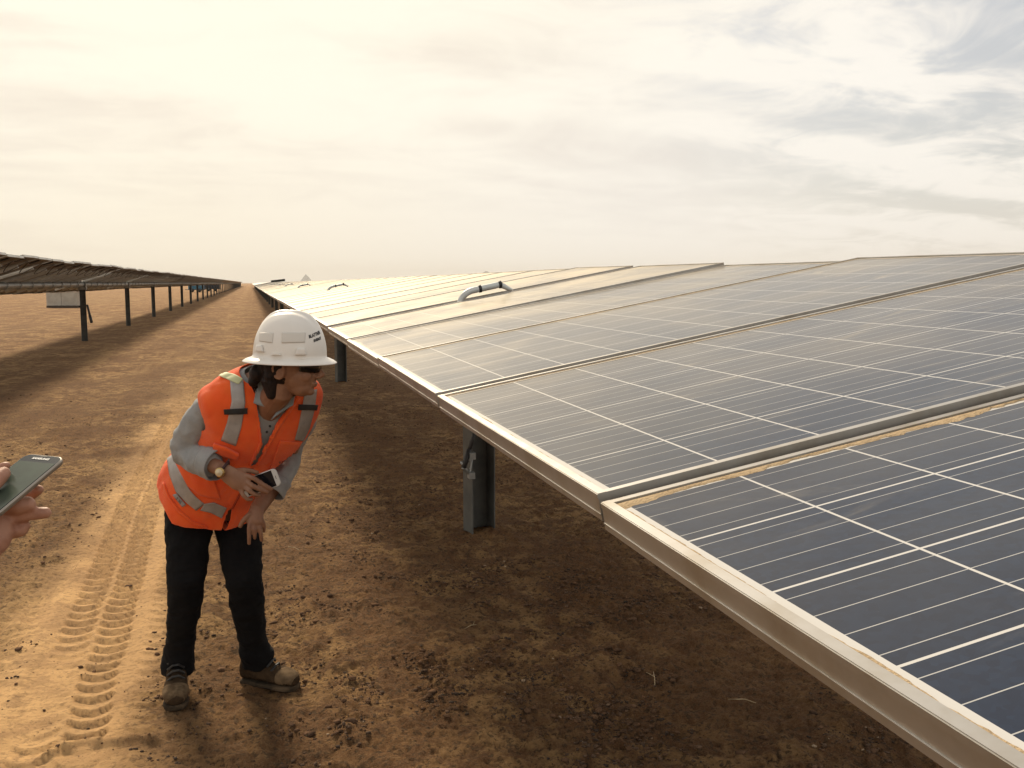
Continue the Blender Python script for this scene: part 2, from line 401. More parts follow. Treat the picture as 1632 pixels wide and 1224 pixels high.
# ------------------------------------------------------------------ solar rows
CH, PW, PITCHY = 1.90, 1.040, 1.06
FRM_H = .036
def frame_mat():
    m = bpy.data.materials.new('anodised aluminium'); m.use_nodes = True; q = NT(m.node_tree)
    tc = q.n('ShaderNodeTexCoord').outputs['Object']
    n = q.noise(tc, 6, 5, .65)
    c = q.mix(q.ramp(n, .4, .7), (.42, .41, .395), (.33, .30, .255))
    p = q.n('ShaderNodeBsdfPrincipled', i_Base_Color=c); p.inputs['Metallic'].default_value = .8; p.inputs['Roughness'].default_value = .45
    q.n('ShaderNodeOutputMaterial', i_Surface=p.outputs[0]); return m
def glass_mat():
    m = bpy.data.materials.new('solar cells under glass'); m.use_nodes = True; q = NT(m.node_tree)
    tc = q.n('ShaderNodeTexCoord').outputs['Object']
    info = q.n('ShaderNodeObjectInfo').outputs['Random']
    sp = q.n('ShaderNodeSeparateXYZ', i_0=tc); x, y = sp.outputs[0], sp.outputs[1]
    mx0, my0 = .0235, .0225
    cx, cy = (CH - 2 * mx0) / 12, (PW - 2 * my0) / 6
    u = q.m('DIVIDE', q.m('SUBTRACT', x, mx0), cx); v = q.m('DIVIDE', q.m('SUBTRACT', y, my0), cy)
    def line(t_, w):      # distance to nearest integer in t below w
        fr = q.m('FRACT', t_); d = q.m('MINIMUM', fr, q.m('SUBTRACT', 1.0, fr)); return q.m('LESS_THAN', d, w)
    gx = line(u, .0105); gy = line(v, .0105)
    bus = line(q.m('ADD', q.m('MULTIPLY', v, 4.0), .5), .0145)
    fu = q.m('FRACT', u); bus = q.m('MULTIPLY', bus, q.m('LESS_THAN', q.m('ABSOLUTE', q.m('SUBTRACT', fu, .5)), .49))
    out = q.m('MAXIMUM', q.m('MAXIMUM', q.m('LESS_THAN', u, 0.0), q.m('GREATER_THAN', u, 12.0)), q.m('MAXIMUM', q.m('LESS_THAN', v, 0.0), q.m('GREATER_THAN', v, 6.0)))
    gap = q.m('MAXIMUM', q.m('MAXIMUM', gx, gy), out)
    vo = q.n('ShaderNodeTexVoronoi', i_Vector=tc); vo.inputs['Scale'].default_value = 130
    grain = vo.outputs['Color']
    cid = q.n('ShaderNodeTexWhiteNoise', noise_dimensions='3D')
    q.set(cid.inputs['Vector'], q.n('ShaderNodeCombineXYZ', i_0=q.m('FLOOR', u), i_1=q.m('FLOOR', v), i_2=info).outputs[0])
    cell = q.mix(q.n('ShaderNodeSeparateColor', i_0=grain).outputs[0], (.0028, .012, .036), (.006, .020, .052))
    cell = q.mix(q.m('MULTIPLY', cid.outputs['Value'], .35), cell, (.010, .016, .034))
    col = q.mix(bus, cell, (.42, .42, .41)); col = q.mix(gap, col, (.55, .54, .52))
    # dust on the glass: a thin even film, smears, and more of it near the frame
    off = q.n('ShaderNodeVectorMath', operation='ADD', i_0=tc, i_1=q.n('ShaderNodeCombineXYZ', i_0=q.m('MULTIPLY', info, 31.0), i_1=q.m('MULTIPLY', info, 17.0), i_2=0.0).outputs[0]).outputs[0]
    film = q.noise(off, 1.6, 6, .6, .5)
    smear = q.noise(q.vmul(off, (1.2, 3.4, 1)), 1.9, 7, .68, 1.4)
    speck = q.noise(off, 260, 2, .6)
    edge = q.m('MINIMUM', q.m('MINIMUM', x, q.m('SUBTRACT', CH, x)), q.m('MINIMUM', y, q.m('SUBTRACT', PW, y)))
    lowe = q.ramp(q.m('ADD', edge, q.m('MULTIPLY', q.m('SUBTRACT', smear, .5), .05)), .045, .012)
    dust = q.m('ADD', q.m('ADD', .022, q.m('MULTIPLY', q.ramp(film, .35, .75), .05)), q.m('ADD', q.m('MULTIPLY', q.ramp(smear, .56, .80), .11), q.m('MULTIPLY', q.ramp(speck, .64, .78), .03)))
    dust = q.m('MULTIPLY', dust, q.m('MULTIPLY_ADD', info, .6, .7))
    dust = q.m('MAXIMUM', dust, q.m('MULTIPLY', lowe, .10))
    # grains standing up from the glass hide more of it at grazing view angles
    lw = q.n('ShaderNodeLayerWeight'); lw.inputs['Blend'].default_value = .5
    cosv = q.m('MAXIMUM', q.m('SUBTRACT', 1.0, lw.outputs['Facing']), .02)
    dustg = q.m('SUBTRACT', 1.0, q.m('POWER', q.m('SUBTRACT', 1.0, dust), q.m('POWER', q.m('DIVIDE', .30, cosv), 1.75)), clamp=True)
    p = q.n('ShaderNodeBsdfPrincipled', i_Base_Color=col); p.inputs['Roughness'].default_value = .35; p.inputs['Specular IOR Level'].default_value = .06
    p.inputs['Coat Weight'].default_value = .6; p.inputs['Coat Roughness'].default_value = .10; p.inputs['Coat IOR'].default_value = 1.165
    dd = q.n('ShaderNodeBsdfDiffuse', i_Color=(.42, .36, .27, 1))
    dg = q.n('ShaderNodeBsdfAnisotropic', i_Color=(.76, .71, .61, 1), i_Roughness=.55)
    d = q.n('ShaderNodeMixShader', i_0=.34, i_1=dd.outputs[0], i_2=dg.outputs[0])
    mxs = q.n('ShaderNodeMixShader', i_0=dustg, i_1=p.outputs[0], i_2=d.outputs[0])
    q.n('ShaderNodeOutputMaterial', i_Surface=mxs.outputs[0]); return m
M_FRAME = frame_mat(); M_GLASS = glass_mat()
M_BACK = mat('backsheet', (.20, .165, .13), .7, var=(.14, .11, .09), vscale=3)  # white sheet by nature; the shade of the underside is put into its colour
M_GALV = mat('galvanised steel', (.36, .37, .36), .5, .55, var=(.27, .28, .27), vscale=14, bump=.1, bscale=90)
M_PIPE = mat('pale galvanised pipe', (.62, .64, .62), .45, .25, var=(.5, .51, .49), vscale=14)
M_POST = mat('weathered galvanised steel', (.13, .13, .118), .6, .3, var=(.085, .09, .085), vscale=8, bump=.1, bscale=60)
M_BLACK = mat('black rubber', (.012, .012, .013), .5, var=(.03, .028, .025), vscale=30)
M_SAND = mat('windblown sand', (.50, .37, .22), .95, var=(.42, .30, .17), vscale=60, bump=.6, bscale=300)

def frame_mesh():
    b = MB(); L = .0115; h = FRM_H; t_ = .0022
    # low and high rails, then side rails butted between them
    for x0, x1 in ((0, L), (CH - L, CH)): b.box(x0, x1, 0, PW, -.004, 0)
    for y0, y1 in ((0, L), (PW - L, PW)): b.box(L, CH - L, y0, y1, -.004, -.0004)
    b.box(0, t_, 0, PW, -h, -.004); b.box(CH - t_, CH, 0, PW, -h, -.004)
    b.box(t_, CH - t_, 0, t_, -h, -.004); b.box(t_, CH - t_, PW - t_, PW, -h, -.004)
    b.box(-.0012, 0, 0, PW, -h * .78, -h * .74); b.box(-.0012, 0, 0, PW, -.007, -.001)
    b.box(t_, .028, t_, PW - t_, -h, -h + .002); b.box(CH - .028, CH - t_, t_, PW - t_, -h, -h + .002)
    me = b.mesh(); return me
FRAME = frame_mesh(); FRAME.materials.append(M_FRAME)
def plane(x0, x1, y0, y1, z, flip=False):
    v = [(x0, y0, z), (x1, y0, z), (x1, y1, z), (x0, y1, z)]
    return pydata(v, [(3, 2, 1, 0)] if flip else [(0, 1, 2, 3)])
GLASS = plane(.0025, CH - .0025, .0025, PW - .0025, -.0045); GLASS.materials.append(M_GLASS)
BACK = plane(.0025, CH - .0025, .0025, PW - .0025, -.0095, True); BACK.materials.append(M_BACK)
jb = MB(); jb.box(CH - .22, CH - .08, PW / 2 - .06, PW / 2 + .06, -.032, -.0105); JBOX = jb.mesh(); JBOX.materials.append(M_BLACK)
# hanging module cable below each panel
cb = MB(); pts = [(CH - .15 - .25 * math.sin(k / 12 * math.pi), PW / 2 + (k / 12 - .5) * 1.0, -.035 - .10 * math.sin(k / 12 * math.pi)) for k in range(13)]
cb.tube(pts, .006, 6); CABLE = cb.mesh(); CABLE.materials.append(M_BLACK)
rl = MB(); rl.box(.30, CH - .30, -.03, .03, -.085, -.037); RAIL = rl.mesh(); RAIL.materials.append(M_PIPE)

M_FARP = mat('distant dusty panels', (.30, .25, .18), .35, spec=.5, var=(.24, .20, .15), vscale=.5)
def put(me, name, parent):
    o = bpy.data.objects.new(name, me); COL.objects.link(o); o.parent = parent; return o
def sand_strip(panel, x0, x1, y0, y1, along, seed, thick=.004, full=.6):
    """a drift of sand with a ragged inner edge lying against the frame"""
    n = 260; v = []; f = []
    for i in range(n + 1):
        u = i / n
        wv = .35 + .9 * max(0, mnoise.noise(Vector((u * 9, seed, 0))) + .42) + .30 * mnoise.noise(Vector((u * 60, seed, 3))) + .15 * mnoise.noise(Vector((u * 170, seed, 9)))
        wv = max(.04, wv * full)
        for j, (s_, hz) in enumerate(((0, 0), (0, .7), (.35, 1.0), (.8, .5), (1, 0))):
            if along == 'x': p = (x0 + (x1 - x0) * u, y0 + (y1 - y0) * s_ * wv, -.0044 + thick * hz)
            else: p = (x0 + (x1 - x0) * s_ * wv, y0 + (y1 - y0) * u, -.0044 + thick * hz)
            v.append(p)
    for i in range(n):
        for j in range(4): f.append((i * 5 + j, (i + 1) * 5 + j, (i + 1) * 5 + j + 1, i * 5 + j + 1))
    o = link('sand_deposit', pydata(v, f), M_SAND, panel, True)
    return o

def ibeam(b, cx, cy, z0, z1, d, bf, ang, t_=.008):
    M = Matrix.Translation((cx, cy, 0)) @ Matrix.Rotation(ang, 4, 'Z')
    b.box(-d / 2, -d / 2 + t_, -bf / 2, bf / 2, z0, z1, M); b.box(d / 2 - t_, d / 2, -bf / 2, bf / 2, z0, z1, M)
    b.box(-d / 2 + t_, d / 2 - t_, bf / 2 - .02 - t_, bf / 2 - .02, z0, z1, M)

def section(row, Y0, n, Ypost, label, group, detail=2, jitter=.004):
    """one stretch of a row: n panels on a torque tube, the post at its far end"""
    rx, rz, th, dz, bank = row['x'], row['z'], row['tilt'], row['dz'], row['low']
    root = empty('solar_panel_row', (rx, Ypost, 0)); tag(root, label, 'solar panels', group)
    ct, st = math.cos(th), math.sin(th)
    ch = CH * row['sc']
    if detail < 0:
        b = MB(); hx = ch / 2 * ct; hz_ = ch / 2 * st
        for k in range(n):
            M = Matrix.Translation((0, Y0 + k * PITCHY - Ypost, rz)) @ Matrix.Rotation(-th, 4, 'Y')
            b.box(-ch / 2, ch / 2, 0, PW, -.03, 0, M)
        o = b.build('panel_bank', M_FARP, root); n_ = n; n = 0
    for k in range(n):
        y = Y0 + k * PITCHY
        xl = rx - ch / 2 * ct; zl = rz - ch / 2 * st + dz(y + .5)
        p = put(FRAME, 'solar_panel', root)
        yy = y + (.008 if k % 2 else .014)
        p.location = Vector((xl, yy, zl)) - root.location
        slope = (dz(y + 1.06) - dz(y)) / 1.06
        p.rotation_euler = (math.atan(slope) + random.uniform(-1, 1) * jitter, -th + random.uniform(-1, 1) * jitter * row['jit'], 0)
        p.scale = (row['sc'], 1, 1)
        p.location.z += random.uniform(-1, 1) * jitter
        put(GLASS, 'glass', p)
        if detail >= 1: put(BACK, 'backsheet', p)
        if detail >= 2 and row['under']:
            put(JBOX, 'junction_box', p); put(CABLE, 'cable', p); put(RAIL, 'rail', p)
    if detail < 0: n = n_
    zt = rz - row['drop'] + dz(Ypost)
    loc = root.location
    b = MB(); y1 = Y0 + n * PITCHY
    b.tube([(0, Y0 - loc.y, zt + dz(Y0) - dz(Ypost)), (0, y1 - loc.y, zt)], .065 if detail < 2 else .063, 16 if detail > 1 else 8, cap=False)
    b.build('torque_tube', M_GALV, root, True)
    if row['under'] and detail >= 1:
        for k in range(n + 1):     # clamp ring where each pair of panels meets
            b = MB(); y = Y0 + k * PITCHY - loc.y
            M = Matrix.Translation((0, y, zt)) @ Matrix.Rotation(-th, 4, 'Y')
            ring = [M @ Vector((math.sin(a) * .082, 0, math.cos(a) * .082)) for a in np.linspace(R(60), R(300), 12)]
            b.tube(ring, .012, 6); b.build('clamp', M_GALV, root, True)
    b = MB(); ibeam(b, 0, 0, -.25, zt - .07, .155, .15, R(9) if detail > 1 else 0); b.build('post', row['postmat'], root)
    b = MB(); M = Matrix.Translation((0, 0, 0))
    b.box(-.11, .11, -.05, .05, zt - .14, zt - .066); b.box(-.10, -.078, -.04, .04, zt - .066, zt + .03); b.box(.078, .10, -.04, .04, zt - .066, zt + .03)
    b.tube([Vector((math.cos(a) * .085, 0, zt + math.sin(a) * .085)) for a in np.linspace(0, math.pi, 13)], .014, 8)
    b.build('bearing', M_GALV, root)
    # the curved steel arch standing over the gap above the post
    if row['arch'] and detail >= 1:
        b = MB(); c0, c1 = -.19, .14; ya = Y0 + n * PITCHY - loc.y + row['archy']
        pts = []
        for a in np.linspace(0, 1, 18):
            if a < .45: q = a / .45; x_ = c0 + .10 * (1 - math.cos(q * math.pi / 2)); h_ = -.05 + .095 * math.sin(q * math.pi / 2)
            else: q = (a - .45) / .55; x_ = c0 + .10 + (c1 - c0 - .10) * q; h_ = .045 + .004 * q - .05 * max(0, q - .72) / .28
            pts.append((x_, h_))
        def L(x_, h_): return (x_ * ct - h_ * st, ya, rz + dz(Ypost) + x_ * st + h_ * ct)
        b.tube([L(*p_) for p_ in pts], [.019] * 14 + [.018, .016, .013, .010], 12)
        o = b.build('arch_pipe', M_PIPE, root, True)
        for k_ in (9, 14):
            b = MB(); b.tube([L(*pts[k_]), L(pts[k_][0] + .014, pts[k_][1])], .0225, 12); b.build('band', M_BLACK, o, True)
    return root

def dzR(y): return float(np.interp(y, [-5, 1, 6.3, 22, 60, 300], [-.03, 0, .028, .004, -.004, 0]))
def dzL(y): return float(np.interp(y, [0, 30, 60, 300], [0, 0, .01, 0])) + .006 * math.sin(y * .31)
ROWR = dict(x=.4097 + CH / 2 * math.cos(.18377), z=1.3025 + CH / 2 * math.sin(.18377), tilt=.18377, dz=dzR, low=0, sc=1, under=False, drop=.13, postmat=M_POST, arch=True, archy=.03, jit=.7)
ROWL = dict(x=-4.40, z=1.665, tilt=R(18), dz=dzL, low=0, sc=1.15, under=True, drop=.14, postmat=M_POST, arch=False, archy=0, jit=1.5)
GR = 'sections of the right-hand row of solar panels'; GL = 'sections of the left-hand row of solar panels'
ORD = 'first second third fourth fifth sixth seventh eighth ninth tenth'.split()
Y = 5.31 - 9 * PITCHY
nearR = section(ROWR, Y, 9, 5.62, 'nearest section of the right-hand row, dark dusty panels filling the lower right foreground', GR)
sides = ['second section of the right-hand row, pale dusty panels right behind the first curved pipe',
         'third section of the right-hand row, between the second and third curved pipes',
         'fourth section of the right-hand row, between the third and fourth curved pipes']
Y += 9 * PITCHY + .10
for i in range(34):
    lab = sides[i] if i < 3 else ('%s section of the right-hand row from the camera, pale with glare' % ORD[i + 1] if i < 8 else 'far section of the right-hand row, tiny and pale near the vanishing point')
    section(ROWR, Y, 9, Y + 9 * PITCHY + .05, lab, GR, detail=2 if i < 2 else (1 if i < 6 else (0 if i < 12 else -1)), jitter=.0018)
    Y += 9 * PITCHY + .06
Y = 27.75 - 18 * PITCHY
ll = ['nearest section of the left-hand row, dark undersides cut by the left edge of the photo',
      'left-hand row section whose dark underside ends at the nearest, widest post on the left',
      'left-hand row section ending at the second steel post from the left',
      'left-hand row section ending at the third steel post from the left',
      'left-hand row section ending at the fourth steel post from the left']
for i in range(48):
    lab = ll[i] if i < 5 else ('%s section of the left-hand row from the left edge, seen from below' % ORD[i] if i < 10 else 'far section of the left-hand row, tiny and dark near the vanishing point')
    section(ROWL, Y, 9, Y + 9 * PITCHY, lab, GL, detail=2 if i < 5 else (1 if i < 8 else (0 if i < 14 else -1)), jitter=.006)
    Y += 9 * PITCHY + .06

# sand and labels on the nearest panels
near_panels = [c for c in nearR.children if c.name.startswith('solar_panel')]
near_panels.sort(key=lambda o: o.location.y)
pn = near_panels[4]; p1 = near_panels[5]; p2 = near_panels[6]
pn = near_panels[[i for i, c in enumerate(near_panels) if abs(c.location.y + 5.62 - .01) < .2][0]]
idx = near_panels.index(pn)
pn['label'] = 'closest dark blue panel with sand drifted along its far edge'
near_panels[idx + 1]['label'] = 'second closest panel, greyer and dustier, beyond the first wide gap'
# drifts: along the far edge of the near panel, thin ones along the low edges
sand_strip(pn, .0116, CH * .55, PW - .0116, PW - .056, 'x', 1.7, .0022, .46)
sand_strip(pn, CH * .55, CH - .0116, PW - .0116, PW - .05, 'x', 6.7, .0020, .36)
for k, (j, wd) in enumerate(((0, .0095), (1, .0085), (2, .006), (-1, .009))):
    q = near_panels[idx + j]
    sand_strip(q, .0108, .0108 + wd, .012, PW - .0116, 'y', 3.1 + k, .0028, .8)
for j in (1, 2): sand_strip(near_panels[idx + j], .0116, CH - .0116, PW - .0116, PW - .0116 - .014, 'x', 9.1 + j, .002, .5)
# damper strut with its brackets beside the near post
def damper(root, pts_top, pts_bot, s=1.0, rods=True):
    b = MB(); tp, bt = Vector(pts_top), Vector(pts_bot); d = (bt - tp)
    b.tube([tp, tp + d * .6], .013 * s, 10); b.tube([tp + d * .58, bt], .017 * s, 10)
    o = b.build('damper', M_BLACK, root, True)
    return o
zt = 1.35
damper(nearR, at(760, 678, 5.56) - nearR.location, at(739, 745, 5.50) - nearR.location)
b = MB()
for (x0_, y0_, x1_, y1_, r_) in ((738, 745, 751, 757, .012), (739, 740, 736, 737, .012), (748, 734, 752, 722, .008), (749, 752, 753, 727, .006)):
    b.tube([at(x0_, y0_, 5.50) - nearR.location, at(x1_, y1_, 5.53) - nearR.location], r_, 8)
for (px_, py_) in ((752, 726), (751, 757)):
    c = at(px_, py_, 5.52) - nearR.location; b.box(c.x - .018, c.x + .018, c.y - .03, c.y + .03, c.z - .02, c.z + .02)
b.build('bracket', M_GALV, nearR)
lefts = [o for o in bpy.data.objects if o.get('label') == ll[1]][0]
damper(lefts, at(139, 486, 27.7) - lefts.location, at(146, 514, 27.6) - lefts.location, 2.2)

# ------------------------------------------------------------------ far things beside the left row
def crate():
    r = empty('wrapped_crate', at(105, 491, 66).to_2d().to_3d()); tag(r, 'pale shrink-wrapped stack of boxes on a dark pallet beyond the left-hand row', 'crate')
    r.rotation_euler.z = R(-10)
    b = MB(); b.box(-.95, -.05, -.6, .6, .14, 1.02); b.box(-.03, .93, -.6, .6, .14, .98)
    b.build('box', mat('grey plastic wrap', (.42, .39, .33), .6, var=(.34, .31, .26), vscale=2), r)
    b = MB(); b.box(-.97, .95, -.62, .62, .985, 1.06); b.build('lid', mat('pale wrap', (.62, .58, .5), .6), r)
    b = MB()
    for y in (-.55, 0, .55): b.box(-.97, .95, y - .06, y + .06, 0, .10)
    for x in np.linspace(-.9, .88, 6): b.box(x - .06, x + .06, -.62, .62, .10, .135)
    b.build('pallet', mat('dark pallet wood', (.08, .06, .045), .9), r)
crate()
def trailer(px, py, Y, wd, ht, col, lab, nm, cat):
    r = empty(nm, at(px, py, Y).to_2d().to_3d()); tag(r, lab, cat)
    b = MB(); b.box(-wd / 2, wd / 2, -1, 1, .5, ht); b.box(-wd / 2 - .03, wd / 2 + .03, -1.03, 1.03, ht, ht + .06); b.build('body', mat(nm + ' paint', col, .5, var=tuple(c * .8 for c in col), vscale=3), r)
    b = MB(); b.box(-wd / 2 + .2, -.1, -1.03, -1.0, .7, ht - .2); b.box(.1, wd / 2 - .2, -1.03, -1.0, .7, ht - .2); b.build('door', mat(nm + ' door', tuple(c * .7 for c in col), .5), r)
    b = MB(); b.box(-wd / 2 - .5, wd / 2 + .3, -.9, .9, .38, .49); b.build('chassis', M_BLACK, r)
    for sx in (-.6, .6):
        b = MB(); b.tube([(sx, -1.05, .33), (sx, -.8, .33)], .33, 14, cap=True); b.build('wheel', M_BLACK, r)
trailer(313, 467, 170, 2.5, 2.0, (.03, .16, .26), 'blue box trailer parked beyond the left-hand row', 'box_trailer', 'trailer')
trailer(338, 459, 190, 2.9, 1.9, (.02, .035, .06), 'dark blue trailer standing behind the blue box trailer', 'generator_trailer', 'trailer')
# steeply turned sections of other rows far away
def far_table(px, py, Y, L_, hgt, rot, tilt, label):
    p_ = at(px, py, Y); r = empty('tilted_solar_table', (p_.x, p_.y, 0), (0, 0, rot)); tag(r, label, 'solar panels', 'far turned solar tables')
    M = Matrix.Translation((0, 0, p_.z)) @ Matrix.Rotation(tilt, 4, 'X')
    b = MB(); b.box(-L_ / 2, L_ / 2, -hgt / 2, hgt / 2, -.02, .02, M); b.build('panel', mat('dark cells', (.025, .025, .025), .9, spec=.05), r)
    for s_ in (0,):
        b = MB(); b.box(s_ * L_ - .08, s_ * L_ + .08, -.08, .08, 0, p_.z - .05); b.build('post', M_POST, r)
far_table(445, 447.4, 205, 2.9, .5, R(0), R(72), 'short dark table of panels turned steeply, standing behind the far right-hand row')
bpy.data.objects['tilted_solar_table'].children[0].rotation_euler.y = -.12

# ------------------------------------------------------------------ the woman in the vest
from mathutils.bvhtree import BVHTree
def cat_rom(keys, v):
    """keys: rows starting with v; smooth interpolation of the remaining columns"""
    vs = [k[0] for k in keys]; v = min(max(v, vs[0]), vs[-1])
    i = max(j for j in range(len(vs) - 1) if vs[j] <= v + 1e-9) if v < vs[-1] else len(vs) - 2
    t_ = (v - vs[i]) / (vs[i + 1] - vs[i])
    p1, p2 = np.array(keys[i][1:]), np.array(keys[i + 1][1:])
    p0 = np.array(keys[i - 1][1:]) if i > 0 else 2 * p1 - p2; p3 = np.array(keys[i + 2][1:]) if i + 2 < len(keys) else 2 * p2 - p1
    return .5 * (2 * p1 + (p2 - p0) * t_ + (2 * p0 - 5 * p1 + 4 * p2 - p3) * t_ ** 2 + (3 * p1 - p0 - 3 * p2 + p3) * t_ ** 3)
TK = []
for v, px, py, Yk, a, b_ in ((0, 326, 806, 3.74, .183, .135), (.2, 337, 770, 3.70, .178, .130), (.45, 364, 724, 3.62, .165, .122), (.70, 403, 676, 3.53, .196, .124),
                             (.86, 419, 634, 3.47, .216, .096), (.95, 424, 607, 3.44, .172, .066), (1.0, 427, 594, 3.42, .075, .055)):
    p = at(px, py, Yk); TK.append((v, p.x, p.y, p.z, a, b_))
def torso(u, v, off=0.0):
    """u: angle, 0 = her left, 90 = her front; v: 0 hem .. 1 neck; off: metres outward"""
    k = cat_rom(TK, v); k2 = cat_rom(TK, min(v + .02, 1)); k1 = cat_rom(TK, max(v - .02, 0))
    C_ = Vector(k[:3]); T = (Vector(k2[:3]) - Vector(k1[:3])).normalized()
    if v < 0: C_ = C_ + T * v * .62
    Rv = Vector((.87, .40, -.28)).lerp(Vector((.95, .30, .03)), min(max(v / .8, 0), 1)); Rv = (Rv - T * Rv.dot(T)).normalized()
    F = Rv.cross(T).normalized()
    c, s_ = math.cos(R(u)), math.sin(R(u)); e = 2 / 2.35
    a, b_ = k[3] + off, k[4] + off
    return C_ + Rv * (a * math.copysign(abs(c) ** e, c)) + F * (b_ * math.copysign(abs(s_) ** e, s_))
def to_px(p):
    q = Vector(p) - Vector((0, 0, CAMZ)); d = q.dot(CF); return 816 + FPX * q.dot(CR) / d, 612 - FPX * q.dot(CU) / d
def inside(poly, x, y):
    c = False; n = len(poly)
    for i in range(n):
        x1, y1 = poly[i]; x2, y2 = poly[(i + 1) % n]
        if (y1 > y) != (y2 > y) and x < (x2 - x1) * (y - y1) / (y2 - y1) + x1: c = not c
    return c
def shell(name, m, parent, off, v0, v1, cuts, thick, nu=300, nv=190, holes=True, folds=0, sm=8):
    vs = []; fs = []
    for j in range(nv + 1):
        for i in range(nu):
            u = 360 * i / nu; s_ = math.sin(R(u))
            lo = v0(u) if callable(v0) else v0
            v = lo + (v1 - lo) * j / nv
            vs.append(torso(u, v, off))
    for j in range(nv):
        for i in range(nu):
            u = 360 * (i + .5) / nu; v = j / nv
            a, b_, c, d = j * nu + i, j * nu + (i + 1) % nu, (j + 1) * nu + (i + 1) % nu, (j + 1) * nu + i
            ce = (vs[a] + vs[b_] + vs[c] + vs[d]) / 4
            lo = v0(u) if callable(v0) else v0; vv = lo + (v1 - lo) * (j + .5) / nv
            if holes:
                hit = False
                for uc, wd_ in ((-22, 27), (193, 31)):
                    du = (u - uc + 180) % 360 - 180
                    if (du / wd_) ** 2 + ((vv - .72) / .12) ** 2 < 1: hit = True
                if hit: continue
            if 8 < u < 172:
                x, y = to_px(ce)
                if any(inside(c_, x, y) for c_ in cuts): continue
            fs.append((a, b_, c, d))
    o = link(name, pydata(vs, fs), m, parent)
    bm = bmesh.new(); bm.from_mesh(o.data); bmesh.ops.delete(bm, geom=[v for v in bm.verts if not v.link_faces], context='VERTS'); bm.to_mesh(o.data); bm.free()
    baked(o, [('SMOOTH', dict(factor=.5, iterations=sm))])
    if folds: wrinkle(o, folds, 7, 2, (1, 1, .8)); wrinkle(o, folds * .35, 19, 5)
    baked(o, [('SOLIDIFY', dict(thickness=thick, offset=1))])
    return o
def cloth(name, base, var=None, rough=.85, bump=.25, bscale=700, sheen=.2, vscale=12):
    return mat(name, base, rough, spec=.2, var=var, vscale=vscale, bump=bump, bscale=bscale, sheen=sheen)
M_SKIN = mat('skin', (.30, .160, .098), .5, spec=.35, var=(.24, .12, .072), vscale=18, bump=.06, bscale=160)
M_HAIR = mat('dark brown hair', (.010, .006, .005), .5, spec=.25, var=(.022, .010, .007), vscale=90, bump=.5, bscale=220)
M_SHIRT = cloth('grey chambray', (.33, .33, .32), (.26, .265, .265))
M_VEST = cloth('fluorescent orange mesh', (1.0, .15, .026), (1.0, .12, .020), rough=.7, bump=.5, bscale=520)
M_TAPE = mat('grey reflective tape', (.40, .37, .35), .45, .15, var=(.33, .31, .29), vscale=40)
M_TAPE_SUNLIT = mat('sun tinted reflective tape', (.60, .60, .33), .6)  # sunlit stretch of the grey tape over the shoulder, sunlight put into the colour
M_PANTS = cloth('black denim', (.0045, .0044, .005), (.007, .0066, .007), bump=.2, sheen=0, rough=.95)
M_BOOT = mat('dusty brown suede', (.040, .025, .014), .95, spec=.1, var=(.075, .048, .027), vscale=16, bump=.4, bscale=260)
M_TOE = mat('dust coated toe', (.19, .13, .075), .95, spec=.1, var=(.085, .056, .032), vscale=26, bump=.3, bscale=260)
M_SOLE = mat('rubber sole', (.035, .027, .019), .9, spec=.1, var=(.13, .09, .055), vscale=14)
M_HAT = mat('white hard hat plastic', (.80, .76, .70), .28, spec=.5, var=(.76, .72, .66), vscale=5)
M_INK = mat('black print', (.02, .02, .02), .6)

W = empty('person', at(350, 1110, 3.62).to_2d().to_3d())
tag(W, 'bending woman in orange safety vest, white hard hat and sunglasses looking at the panels', 'person')
wl = Matrix.Translation(-W.location)
def onW(o):
    o.data.transform(wl); o.parent = W; return o
# head frame
HD = Vector((.93, -.34, -.05)).normalized(); HR = HD.cross(Vector((.0, .04, 1))).normalized(); HU = HR.cross(HD).normalized()   # forward, her right (to the camera), up
HC = at(464, 582, 3.30)
def H(f, r, u): return HC + HD * f + HR * r + HU * u
HX = (HD, HR, HU)
def face_parts(b, H, HX, s=1.0):
    b.ell(H(-.012, 0, .018), HX, (.094 * s, .073 * s, .100 * s), 24, 16)     # skull
    b.ell(H(.030, 0, -.028), HX, (.062, .056, .066), 20, 14)                  # mid face
    b.ell(H(.038, 0, -.070), HX, (.044, .042, .036), 16, 12)                  # jaw
    b.ell(H(.068, 0, -.086), HX, (.018, .020, .015), 12, 8)                   # chin
    b.tube([H(.080, 0, .008), H(.096, 0, -.014), H(.112, 0, -.030)], [.011, .012, .0125], 10)   # nose
    b.ell(H(.098, .010, -.034), HX, (.012, .009, .008), 10, 6); b.ell(H(.098, -.010, -.034), HX, (.012, .009, .008), 10, 6)
    b.ell(H(.084, 0, -.058), HX, (.012, .022, .0045), 12, 6); b.ell(H(.082, 0, -.066), HX, (.011, .019, .0045), 12, 6)    # lips
    b.tube([H(.074, .052, .018), H(.090, .022, .024), H(.091, 0, .018), H(.090, -.022, .024), H(.074, -.052, .018)], .010, 8)     # brow
    for s_ in (-1, 1):
        b.ell(H(.060, .036 * s_, -.030), HX, (.024, .020, .024), 12, 8)       # cheek
        b.tube([H(-.020 + .020 * math.cos(a), (.072 + .006 * math.sin(a)) * s_, -.014 + .030 * math.sin(a)) for a in np.linspace(-2.4, 3.4, 14)], .0052, 6)
        b.ell(H(-.018, .069 * s_, -.016), HX, (.014, .005, .022), 10, 6)
def hand_mesh(b, palm, fingers, view, pr=.036, flat=.42):
    b.tube([Vector(p) for p in palm], [.026, pr * .9, pr, pr * .92], 16, up=view, flat=flat)
    for pts, r0 in fingers:
        k = len(pts); rs = [r0 * (1 - .22 * i / (k - 1)) for i in range(k)]
        b.tube(pts, rs, 12)
view = CF
